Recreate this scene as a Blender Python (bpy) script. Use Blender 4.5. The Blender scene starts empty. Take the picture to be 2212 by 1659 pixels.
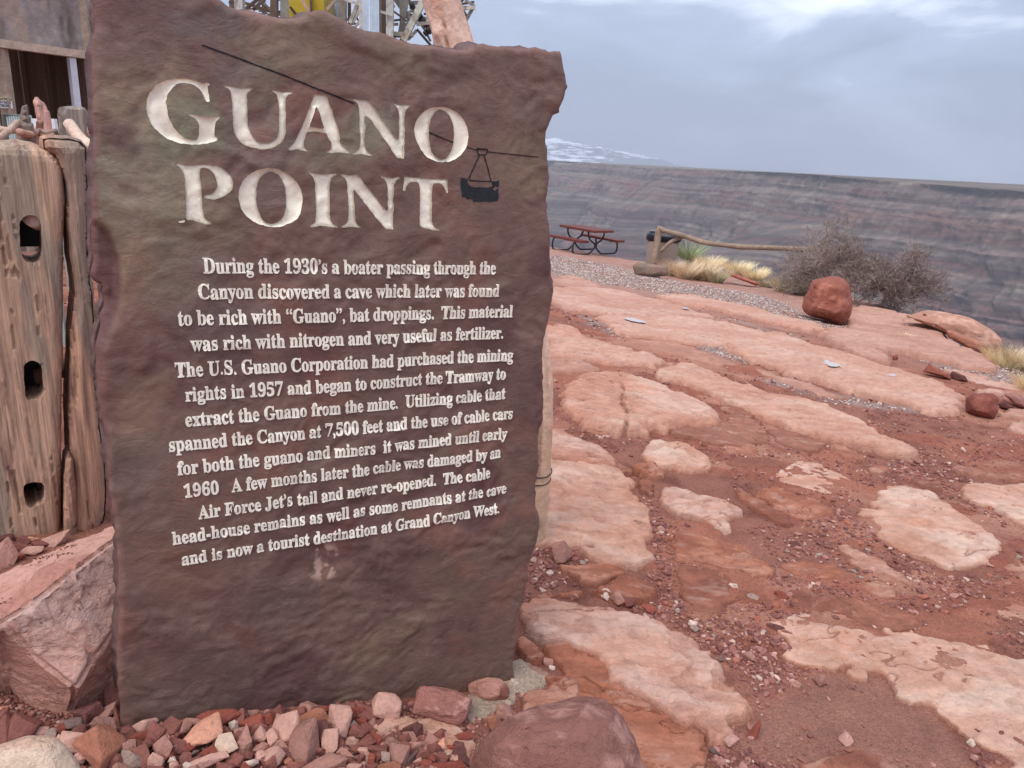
import bpy, bmesh, math, random
import numpy as np
from mathutils import Vector, Matrix, Quaternion
from mathutils.geometry import delaunay_2d_cdt
random.seed(4); RNG = np.random.default_rng(4)
SC = bpy.context.scene; COL = SC.collection
# ------------------------------------------------------------------ camera (pixel units: picture 2212 x 1659)
F_, CX, CY = 1597.0, 1106.0, 829.5
PITCH, ROLL = 17.0, 3.08
CAM = np.array([0.0, 0.0, 1.5])
_a = math.radians(90 - PITCH); _r = math.radians(ROLL)
MR = np.array(Matrix.Rotation(_a, 3, 'X') @ Matrix.Rotation(_r, 3, 'Z'))
cam = bpy.data.cameras.new('camera'); camo = bpy.data.objects.new('camera', cam); COL.objects.link(camo)
cam.sensor_width = 36; cam.lens = 36 * F_ / 2212; cam.clip_start = 0.05; cam.clip_end = 40000
camo.location = CAM; camo.rotation_euler = Matrix(MR.tolist()).to_euler()
SC.camera = camo
def ray(px, py):
    return MR @ np.array([(px - CX) / F_, -(py - CY) / F_, -1.0])
def unpx(P):                                   # world points (N,3) to pixels
    q = (np.asarray(P) - CAM) @ MR
    return np.stack([CX + F_ * q[:, 0] / -q[:, 2], CY - F_ * q[:, 1] / -q[:, 2]], 1)
def PZ(px, py, z):
    d = ray(px, py); t = (z - CAM[2]) / d[2]; return CAM + d * t
def PY(px, py, y):
    d = ray(px, py); return CAM + d * (y / d[1])
def PD(px, py, D):
    d = ray(px, py); return CAM + d * (D / np.linalg.norm(d))
# ------------------------------------------------------------------ noise
def _hash(ix, iy, iz, seed):
    h = (ix * 374761393 + iy * 668265263 + iz * 2147483647 + seed * 1274126177) & 0xffffffff
    h = ((h ^ (h >> 13)) * 1274126177) & 0xffffffff
    h = ((h ^ (h >> 16)) * 2246822519) & 0xffffffff
    return ((h ^ (h >> 15)) & 0xffffff) / float(0xffffff)
def noise(x, y, z=None, seed=0):               # value noise in -1..1
    x = np.asarray(x, float); y = np.asarray(y, float)
    ix = np.floor(x).astype(np.int64); iy = np.floor(y).astype(np.int64)
    fx = x - ix; fy = y - iy; fx = fx * fx * fx * (fx * (fx * 6 - 15) + 10); fy = fy * fy * fy * (fy * (fy * 6 - 15) + 10)
    if z is None:
        h = lambda a, b: _hash(ix + a, iy + b, 0, seed)
        v = (h(0, 0) * (1 - fx) + h(1, 0) * fx) * (1 - fy) + (h(0, 1) * (1 - fx) + h(1, 1) * fx) * fy
    else:
        z = np.asarray(z, float); iz = np.floor(z).astype(np.int64); fz = z - iz; fz = fz * fz * (3 - 2 * fz)
        h = lambda a, b, c: _hash(ix + a, iy + b, iz + c, seed)
        v0 = (h(0, 0, 0) * (1 - fx) + h(1, 0, 0) * fx) * (1 - fy) + (h(0, 1, 0) * (1 - fx) + h(1, 1, 0) * fx) * fy
        v1 = (h(0, 0, 1) * (1 - fx) + h(1, 0, 1) * fx) * (1 - fy) + (h(0, 1, 1) * (1 - fx) + h(1, 1, 1) * fx) * fy
        v = v0 * (1 - fz) + v1 * fz
    return v * 2 - 1
def fbm(x, y, z=None, o=4, seed=0, g=0.5):
    s = 0; a = 1; t = 0; c, sn = 0.8, 0.6
    for k in range(o):
        s = s + a * noise(x, y, z, seed + k * 17); t += a; a *= g
        x, y = (c * x - sn * y) * 2.03 + 5.2, (sn * x + c * y) * 2.03 + 1.3
        if z is not None: z = z * 2.03 + 3.1
    return s / t * 1.4
def sstep(a, b, x):
    t = np.clip((np.asarray(x, float) - a) / (b - a), 0, 1); return t * t * (3 - 2 * t)
def lin(r, g, b, k=1.0):
    f = lambda c: (c / 255 / 12.92 if c / 255 <= .04045 else ((c / 255 + .055) / 1.055) ** 2.4) * k
    return np.array([f(r), f(g), f(b)])
def mixc(a, b, t):
    t = np.asarray(t, float)[..., None]; return a * (1 - t) + b * t
# ------------------------------------------------------------------ polygons
def inpoly(P, poly):
    x, y = P[:, 0], P[:, 1]; c = np.zeros(len(P), bool); n = len(poly); j = n - 1
    for i in range(n):
        xi, yi = poly[i]; xj, yj = poly[j]
        if yi != yj:
            c ^= ((yi > y) != (yj > y)) & (x < (xj - xi) * (y - yi) / (yj - yi) + xi)
        j = i
    return c
def pdist(P, poly):
    d = np.full(len(P), 1e9); n = len(poly)
    for i in range(n):
        a = np.array(poly[i - 1]); b = np.array(poly[i]); ab = b - a; L = ab @ ab
        if L < 1e-14: continue
        t = np.clip(((P - a) @ ab) / L, 0, 1); q = P - a - t[:, None] * ab
        d = np.minimum(d, (q * q).sum(1))
    return np.sqrt(d)
def sdist(P, poly):
    return pdist(P, poly) * np.where(inpoly(P, poly), 1, -1)
def chaikin(p, n=1):
    p = np.array(p, float)
    for _ in range(n):
        q = np.roll(p, -1, 0); p = np.stack([p * .75 + q * .25, p * .25 + q * .75], 1).reshape(-1, p.shape[1])
    return p
def resample(p, step):
    out = []
    for i in range(len(p)):
        a = np.array(p[i]); b = np.array(p[(i + 1) % len(p)]); L = np.linalg.norm(b - a); n = max(1, int(round(L / step)))
        for k in range(n): out.append(a + (b - a) * k / n)
    return np.array(out)
# ------------------------------------------------------------------ objects
def tag(o, label=None, cat=None, group=None, kind=None):
    if label: o['label'] = label
    if cat: o['category'] = cat
    if group: o['group'] = group
    if kind: o['kind'] = kind
    return o
def empty(name, loc, label=None, cat=None, group=None):
    o = bpy.data.objects.new(name, None); COL.objects.link(o); o.location = Vector(loc); o.empty_display_size = .1
    WLOC[o.name] = np.array(loc, float)
    return tag(o, label, cat, group)
WLOC = {}
def mesh_np(name, V, Fs, mat=None, parent=None, cols=None, smooth=True, origin=None, vcol2=None):
    V = np.asarray(V, float)
    if origin is None:
        origin = np.array([(V[:, 0].min() + V[:, 0].max()) / 2, (V[:, 1].min() + V[:, 1].max()) / 2, V[:, 2].min()])
    if parent is not None: origin = WLOC.get(parent.name, np.zeros(3))
    me = bpy.data.meshes.new(name)
    if isinstance(Fs, np.ndarray): Fs = [Fs]
    Fs = [np.asarray(f) for f in Fs if len(f)]
    nl = sum(f.size for f in Fs); npoly = sum(len(f) for f in Fs)
    me.vertices.add(len(V)); me.vertices.foreach_set('co', (V - origin).astype(np.float32).ravel())
    me.loops.add(nl); me.polygons.add(npoly)
    me.loops.foreach_set('vertex_index', np.concatenate([f.ravel() for f in Fs]).astype(np.int32))
    st = []; k = 0
    for f in Fs:
        m = f.shape[1]; st.append(np.arange(len(f)) * m + k); k += f.size
    me.polygons.foreach_set('loop_start', np.concatenate(st).astype(np.int32))
    me.update(calc_edges=True); me.validate()
    me.polygons.foreach_set('use_smooth', np.full(len(me.polygons), smooth))
    if cols is not None:
        a = me.color_attributes.new('Col', 'FLOAT_COLOR', 'POINT')
        c = np.ones((len(V), 4), np.float32); c[:, :3] = cols; a.data.foreach_set('color', c.ravel())
    if mat: me.materials.append(mat)
    o = bpy.data.objects.new(name, me); COL.objects.link(o)
    if parent is not None: o.parent = parent
    else: o.location = Vector(origin); 
    WLOC[o.name] = origin
    return o
class MB:                                       # collects simple solids into one mesh
    def __init__(s): s.v = []; s.f3 = []; s.f4 = []; s.n = 0
    def add(s, V, f3=(), f4=()):
        s.v.append(np.asarray(V, float)); 
        if len(f3): s.f3.append(np.asarray(f3) + s.n)
        if len(f4): s.f4.append(np.asarray(f4) + s.n)
        s.n += len(V)
    def bar(s, a, b, w, h=None, up=(0, 0, 1)):
        h = h or w; a = np.array(a, float); b = np.array(b, float); d = b - a; d /= np.linalg.norm(d)
        u = np.array(up, float)
        if abs(d @ u) > .95: u = np.array([1., 0, 0])
        r = np.cross(d, u); r /= np.linalg.norm(r); u = np.cross(r, d)
        V = [p + r * w / 2 * i + u * h / 2 * j for p in (a, b) for i, j in ((-1, -1), (1, -1), (1, 1), (-1, 1))]
        s.add(V, f4=[(0, 3, 2, 1), (4, 5, 6, 7), (0, 1, 5, 4), (1, 2, 6, 5), (2, 3, 7, 6), (3, 0, 4, 7)])
    def tube(s, pts, rad, n=8, rough=0, seed=1, cap=True):
        pts = [np.array(p, float) for p in pts]; rad = rad if hasattr(rad, '__len__') else [rad] * len(pts)
        V = []; prev = None
        for i, p in enumerate(pts):
            d = pts[min(i + 1, len(pts) - 1)] - pts[max(i - 1, 0)]; d = d / np.linalg.norm(d)
            if prev is None:
                u = np.array([0, 0, 1.]) if abs(d[2]) < .9 else np.array([0, 1., 0]); r = np.cross(d, u)
            else: r = prev - d * (prev @ d)
            r = r / np.linalg.norm(r); prev = r; u = np.cross(r, d)
            for k in range(n):
                t = 2 * math.pi * k / n; rr = rad[i]
                if rough: rr *= 1 + rough * float(fbm(np.array([math.cos(t) * 1.7 + 9]), np.array([math.sin(t) * 1.7 + i * .35]), None, 3, seed)[0])
                V.append(p + (r * math.cos(t) + u * math.sin(t)) * rr)
        m = len(pts); f4 = [(i * n + k, i * n + (k + 1) % n, (i + 1) * n + (k + 1) % n, (i + 1) * n + k) for i in range(m - 1) for k in range(n)]
        f3 = []
        if cap:
            V.append(pts[0]); V.append(pts[-1]); c = m * n
            f3 = [(c, (k + 1) % n, k) for k in range(n)] + [(c + 1, (m - 1) * n + k, (m - 1) * n + (k + 1) % n) for k in range(n)]
        s.add(V, f3, f4)
    def build(s, name, mat, parent=None, smooth=False, cols=None, origin=None):
        fs = []
        if s.f3: fs.append(np.concatenate(s.f3))
        if s.f4: fs.append(np.concatenate(s.f4))
        return mesh_np(name, np.concatenate(s.v), fs, mat, parent, cols, smooth, origin)
def smoothpath(P, n=8):
    P = np.array(P, float); out = []
    Q = np.vstack([2 * P[0] - P[1], P, 2 * P[-1] - P[-2]])
    for i in range(1, len(Q) - 2):
        for k in range(n):
            t = k / n; a, b, c, d = Q[i - 1:i + 3]
            out.append(.5 * ((2 * b) + (c - a) * t + (2 * a - 5 * b + 4 * c - d) * t * t + (3 * b - a - 3 * c + d) * t ** 3))
    out.append(P[-1]); return np.array(out)
# ------------------------------------------------------------------ materials
def newmat(name):
    m = bpy.data.materials.new(name); m.use_nodes = True; nt = m.node_tree; return m, nt, nt.nodes['Principled BSDF']
def node(nt, t, **k):
    n = nt.nodes.new(t)
    for a, v in k.items():
        if a in n.inputs: n.inputs[a].default_value = v
        else: setattr(n, a, v)
    return n
def mat(name, color=None, src='attr', vary=.35, scales=(6, 30), stretch=(1, 1, 1), rough=.9, bump=((12, .02), (60, .006)),
        tint=None, metal=0, tintscale=3, spec=.3, thr=(.45, .62), coord='pos', speck=None, detail=6, distort=.4):
    m, nt, bs = newmat(name); L = nt.links
    if coord == 'pos': src_v = node(nt, 'ShaderNodeNewGeometry').outputs['Position']
    else: src_v = node(nt, 'ShaderNodeTexCoord').outputs['Object']
    mp = node(nt, 'ShaderNodeMapping'); mp.inputs['Scale'].default_value = stretch; L.new(src_v, mp.inputs['Vector']); vec = mp.outputs[0]
    if color is not None:
        rgb = node(nt, 'ShaderNodeRGB'); rgb.outputs[0].default_value = (*color, 1); c = rgb.outputs[0]
    elif src == 'obj': c = node(nt, 'ShaderNodeObjectInfo').outputs['Color']
    else: a = node(nt, 'ShaderNodeAttribute'); a.attribute_name = 'Col'; c = a.outputs['Color']
    def nz(sc, det=detail, dis=distort):
        n = node(nt, 'ShaderNodeTexNoise'); n.inputs['Scale'].default_value = sc; n.inputs['Detail'].default_value = det
        n.inputs['Roughness'].default_value = .62; n.inputs['Distortion'].default_value = dis; L.new(vec, n.inputs['Vector']); return n.outputs[0]
    if tint is not None:
        r = node(nt, 'ShaderNodeMapRange'); r.inputs[1].default_value = thr[0]; r.inputs[2].default_value = thr[1]; L.new(nz(tintscale, 8, 1.2), r.inputs[0])
        mx = node(nt, 'ShaderNodeMix'); mx.data_type = 'RGBA'; L.new(r.outputs[0], mx.inputs[0]); L.new(c, mx.inputs[6]); mx.inputs[7].default_value = (*tint, 1); c = mx.outputs[2]
    for i, s in enumerate(scales):
        r = node(nt, 'ShaderNodeMapRange'); r.inputs[1].default_value = .28; r.inputs[2].default_value = .72
        v = vary if i == 0 else vary * .8
        r.inputs[3].default_value = 1 - v; r.inputs[4].default_value = 1 + v; L.new(nz(s), r.inputs[0])
        h = node(nt, 'ShaderNodeVectorMath'); h.operation = 'SCALE'; L.new(c, h.inputs[0]); L.new(r.outputs[0], h.inputs['Scale']); c = h.outputs[0]
    if speck:
        vo = node(nt, 'ShaderNodeTexVoronoi'); vo.inputs['Scale'].default_value = speck[0]; L.new(vec, vo.inputs['Vector'])
        hs = node(nt, 'ShaderNodeSeparateColor'); L.new(vo.outputs['Color'], hs.inputs[0])
        r = node(nt, 'ShaderNodeMapRange'); r.inputs[3].default_value = 1 - speck[1]; r.inputs[4].default_value = 1 + speck[1]; L.new(hs.outputs[0], r.inputs[0])
        h = node(nt, 'ShaderNodeVectorMath'); h.operation = 'SCALE'; L.new(c, h.inputs[0]); L.new(r.outputs[0], h.inputs['Scale']); c = h.outputs[0]
    L.new(c, bs.inputs['Base Color']); bs.inputs['Roughness'].default_value = rough; bs.inputs['Metallic'].default_value = metal
    bs.inputs['Specular IOR Level'].default_value = spec
    nrm = None
    for s, d in bump:
        b = node(nt, 'ShaderNodeBump'); b.inputs['Distance'].default_value = d; b.inputs['Strength'].default_value = 1
        L.new(nz(s, 5), b.inputs['Height'])
        if nrm: L.new(nrm, b.inputs['Normal'])
        nrm = b.outputs[0]
    if nrm: L.new(nrm, bs.inputs['Normal'])
    return m
# ------------------------------------------------------------------ terrain
CP = np.array([(-1, 1.6, 0), (.07, 2.15, -.25), (-1.7, 2.6, .02), (-3, 5, .05), (1.5, 1.6, -.24), (1, 4, -.35), (3, 5, -.48), (4.3, 10, -.62),
               (3.1, 17.3, -.92), (2.1, 21.5, -1.03), (1.9, 26, -1.2), (-3, 9, -.05), (-8, 15, 0), (5, 6.5, -.6), (0, 0, -.05), (-5, 0, .1), (5, 0, -.4), (-20, 25, 0), (-3, 28, -1.0), (-8, -8, .1), (6, -8, -.4)])
def _tk(r2): return np.where(r2 > 1e-12, r2 * np.log(r2 + 1e-300) * .5, 0)
_n = len(CP); _K = np.zeros((_n + 3, _n + 3)); _d = CP[:, None, :2] - CP[None, :, :2]
_K[:_n, :_n] = _tk((_d ** 2).sum(2)) + np.eye(_n) * .05; _K[:_n, _n] = 1; _K[:_n, _n + 1:] = CP[:, :2]; _K[_n, :_n] = 1; _K[_n + 1:, :_n] = CP[:, :2].T
_w = np.linalg.solve(_K, np.concatenate([CP[:, 2], np.zeros(3)]))
def ZT(x, y):
    x = np.asarray(x, float); y = np.asarray(y, float); s = _w[_n] + _w[_n + 1] * x + _w[_n + 2] * y
    for i in range(_n): s = s + _w[i] * _tk((x - CP[i, 0]) ** 2 + (y - CP[i, 1]) ** 2)
    return s
def G(px, py, off=0.0):                         # the ground point seen at a pixel
    d = ray(px, py); ts = np.geomspace(.8, 45, 400); P = CAM + ts[:, None] * d
    f = P[:, 2] - ZT(P[:, 0], P[:, 1]) - off; k = np.argmax(f < 0) if (f < 0).any() else len(ts) - 1
    k = max(k, 1); a, b = ts[k - 1], ts[k]; t = a + (b - a) * f[k - 1] / (f[k - 1] - f[k] + 1e-12); return CAM + t * d
def crop(pts, k, x0, y0): return [(x * k + x0, y * k + y0) for x, y in pts]
C3 = lambda p: crop(p, .50396, 1097.2, 438.9)
C4 = lambda p: crop(p, .50396, 1097.2, 768.0)
C5 = lambda p: crop(p, .50396, 1097.2, 1206.9)
C6 = lambda p: crop(p, .20635, 1755.5, 630.9)
C7 = lambda p: crop(p, .10416, 0, 192.0)
C9 = lambda p: crop(p, .2728, 1426.4, 482.8)
P1 = lambda p: crop(p, .27282, 0, 1404.5)
P2 = lambda p: crop(p, .29763, 548.6, 1404.5)
# ================================================================== MATERIALS
MAT = {}
MAT['sign'] = mat('sign_stone', vary=.14, scales=(14, 70), rough=.62, bump=((12, .004), (40, .0013), (130, .0006)), spec=.4, stretch=(1, 1, 1.5), distort=1.2)
MAT['cream'] = mat('cream_paint', color=lin(248, 240, 222), vary=.035, scales=(18, 90), rough=.6, bump=((60, .0016), (160, .0008)))
MAT['cream2'] = mat('cream_paint_text', color=lin(248, 241, 225), vary=.1, scales=(60, 200), rough=.6, bump=((160, .001),))
MAT['ink'] = mat('dark_paint', color=lin(36, 26, 30), vary=.2, scales=(60,), rough=.7, bump=())
MAT['ink2'] = mat('bucket_paint', color=lin(36, 38, 44), vary=.25, scales=(60, 150), rough=.55, bump=((120, .001),), tint=lin(120, 125, 125), tintscale=90, thr=(.68, .72))
MAT['dirt'] = mat('red_dirt', vary=.17, scales=(5, 60), rough=.95, bump=((22, .018), (110, .008), (300, .003)), speck=(260, .22), spec=.2)
MAT['rock'] = mat('sandstone', vary=.09, scales=(5, 26), rough=.88, bump=((9, .02), (40, .008), (150, .003)), spec=.25, stretch=(1, 1, 2), distort=1.0)
MAT['rockobj'] = mat('loose_rock', src='obj', vary=.17, scales=(22, 90), rough=.88, bump=((45, .008), (160, .0035)), spec=.25)
MAT['peb'] = mat('pebble', vary=.12, scales=(90,), rough=.85, bump=((200, .002),), spec=.3)
MAT['wood'] = mat('weathered_wood', vary=.3, scales=(1.2, 5), stretch=(34, 34, 1.6), rough=.85, bump=((1.2, .012), (4, .006)), spec=.2, tint=lin(140, 88, 62), tintscale=.35, thr=(.5, .7), distort=.25)
MAT['woodgrey'] = mat('grey_wood', vary=.28, scales=(1.0, 4), stretch=(26, 26, 1.4), rough=.85, bump=((1.2, .012), (4, .006)), spec=.2, distort=.25)
MAT['woodx'] = mat('rail_wood', vary=.22, scales=(4, 18), rough=.85, bump=((14, .01), (60, .004)), spec=.2)
MAT['woodv'] = mat('post_wood', vary=.34, scales=(1.5, 5), stretch=(36, 36, 1.3), rough=.85, bump=((1.5, .006), (5, .003)), spec=.2, distort=.2)
MAT['canyon'] = mat('canyon_rock', vary=.22, scales=(.02, .09), stretch=(1, 1, 1.6), rough=1, bump=(), spec=.1)
MAT['mountain'] = mat('mountain_snow', vary=.1, scales=(.01,), rough=1, bump=(), spec=.1)
MAT['leaf'] = mat('plant', vary=.25, scales=(14,), rough=.8, bump=(), spec=.2)
MAT['steel'] = mat('weathered_steel', vary=.3, scales=(1.5, 8), rough=.6, bump=(), metal=0, spec=.4, tint=lin(110, 84, 66), tintscale=1.4, thr=(.52, .68))
def plain(name, c, rough=.6, metal=0, vary=.08, sc=8, bump=()): return mat(name, color=c, vary=vary, scales=(sc, sc * 5), rough=rough, metal=metal, bump=bump, spec=.4)
# ================================================================== SKY, SUN
def world():
    w = bpy.data.worlds.new('World'); SC.world = w; w.use_nodes = True; nt = w.node_tree; L = nt.links; bg = nt.nodes['Background']; bg.inputs[1].default_value = .1
    sk = node(nt, 'ShaderNodeTexSky'); sk.sky_type = 'NISHITA'; sk.sun_disc = False; sk.sun_elevation = math.radians(SUN_EL); sk.sun_rotation = math.radians(SUN_AZ)
    tc = node(nt, 'ShaderNodeTexCoord'); mp = node(nt, 'ShaderNodeMapping'); mp.inputs['Scale'].default_value = (1, 1, 3.2); mp.inputs['Rotation'].default_value = (0, math.radians(-16), 0); L.new(tc.outputs['Generated'], mp.inputs[0])
    n = node(nt, 'ShaderNodeTexNoise'); n.inputs['Scale'].default_value = 2.6; n.inputs['Detail'].default_value = 7; n.inputs['Roughness'].default_value = .56; n.inputs['Distortion'].default_value = .35; L.new(mp.outputs[0], n.inputs[0])
    sep = node(nt, 'ShaderNodeSeparateXYZ'); L.new(tc.outputs['Generated'], sep.inputs[0])
    el = node(nt, 'ShaderNodeMapRange'); el.inputs[1].default_value = .02; el.inputs[2].default_value = .36; el.inputs[3].default_value = -.1; el.inputs[4].default_value = .13; L.new(sep.outputs[2], el.inputs[0])
    ad = node(nt, 'ShaderNodeMath'); ad.operation = 'ADD'; L.new(n.outputs[0], ad.inputs[0]); L.new(el.outputs[0], ad.inputs[1])
    cr = node(nt, 'ShaderNodeValToRGB'); e = cr.color_ramp.elements
    e[0].position = .37; e[0].color = (*(lin(128, 138, 158) * 10), 1); e[1].position = .68; e[1].color = (*(lin(208, 216, 229) * 10), 1)
    k = cr.color_ramp.elements.new(.53); k.color = (*(lin(146, 156, 178) * 10), 1); L.new(ad.outputs[0], cr.inputs[0])
    mx = node(nt, 'ShaderNodeMix'); mx.data_type = 'RGBA'; mx.inputs[0].default_value = .93; L.new(sk.outputs[0], mx.inputs[6]); L.new(cr.outputs[0], mx.inputs[7]); L.new(mx.outputs[2], bg.inputs[0])
SUN_EL, SUN_AZ = 58, -150
world()
sl = bpy.data.lights.new('sun', 'SUN'); sl.energy = 1.15; sl.angle = math.radians(34); sl.color = (1, .94, .86); so = bpy.data.objects.new('sun', sl); COL.objects.link(so)
_sd = Vector((math.sin(math.radians(SUN_AZ)) * math.cos(math.radians(SUN_EL)), math.cos(math.radians(SUN_AZ)) * math.cos(math.radians(SUN_EL)), math.sin(math.radians(SUN_EL))))
so.rotation_euler = _sd.to_track_quat('Z', 'Y').to_euler(); so.location = (0, 0, 30)
SC.view_settings.view_transform = 'Standard'; SC.view_settings.look = 'None'; SC.view_settings.exposure = 0.95; SC.view_settings.gamma = 1
SC.cycles.max_bounces = 6; SC.cycles.diffuse_bounces = 3; SC.cycles.glossy_bounces = 2; SC.cycles.volume_bounces = 0; SC.cycles.use_denoising = True; SC.cycles.denoising_prefilter = 'NONE'
SC.cycles.sample_clamp_indirect = 3
# ================================================================== THE STONE SIGN
SO = PZ(262, 1572, 0.0); _vd = ray(4300, 520); SU = np.array([_vd[0], _vd[1], 0]); SU /= np.linalg.norm(SU); SV = np.array([0, 0, 1.0]); SN = np.cross(SU, SV)   # SN faces the camera
def SP(px, py, pl=None):                        # pixel to plane coordinates
    O, U, V, N = pl or (SO, SU, SV, SN); d = ray(px, py); t = ((O - CAM) @ N) / (d @ N); q = CAM + d * t - O; return np.array([q @ U, q @ V])
def spx(pts, pl=None): return np.array([SP(x, y, pl) for x, y in pts])
slab_px = [(205, -60), (350, -75), (440, -40), (470, -8), (494, 10), (531, 21), (568, 27), (605, 37), (633, 38), (652, 32), (682, 22), (700, 20), (709, 22), (732, 35), (754, 50), (791, 63), (816, 69), (841, 74), (878, 87), (900, 93), (945, 100), (965, 102), (992, 107), (1008, 105), (1015, 103), (1025, 95), (1046, 93), (1067, 99), (1094, 99), (1119, 104), (1160, 101), (1188, 113), (1214, 110), (1219, 125), (1223, 153), (1227, 187), (1221, 212), (1211, 243), (1197, 250), (1193, 264), (1185, 278), (1183, 312), (1188, 382), (1185, 434), (1190, 486), (1191, 548), (1192, 580), (1197, 615), (1196, 650), (1192, 690), (1180, 728), (1173, 760), (1175, 800), (1178, 860), (1178, 914), (1169, 934), (1165, 970), (1170, 1010), (1163, 1030), (1160, 1090), (1167, 1111), (1172, 1141), (1168, 1166), (1158, 1196), (1148, 1225), (1144, 1260), (1134, 1302), (1122, 1340), (1116, 1400), (1113, 1440), (1109, 1620), (258, 1760), (258, 1560), (255, 1480), (252, 1400), (257, 1300), (256, 1207), (249, 1136), (240, 1077), (231, 1011), (223, 934), (213, 874), (210, 850), (204, 803), (207, 755), (219, 672), (222, 624), (207, 615), (195, 600), (198, 553), (197, 475), (198, 416), (198, 309), (200, 219), (198, 100), (203, 30)]
T1 = lambda p: crop(p, .14881, 307.2, 153.6)
T2 = lambda p: crop(p, .10416, 603.5, 186.5)
T3 = lambda p: crop(p, .13393, 746.1, 197.5)
T4 = lambda p: crop(p, .14881, 362.1, 340.1)
T5 = lambda p: crop(p, .14881, 658.4, 351.1)
T6 = lambda p: crop(p, .0992, 965.5, 296.2)
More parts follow.
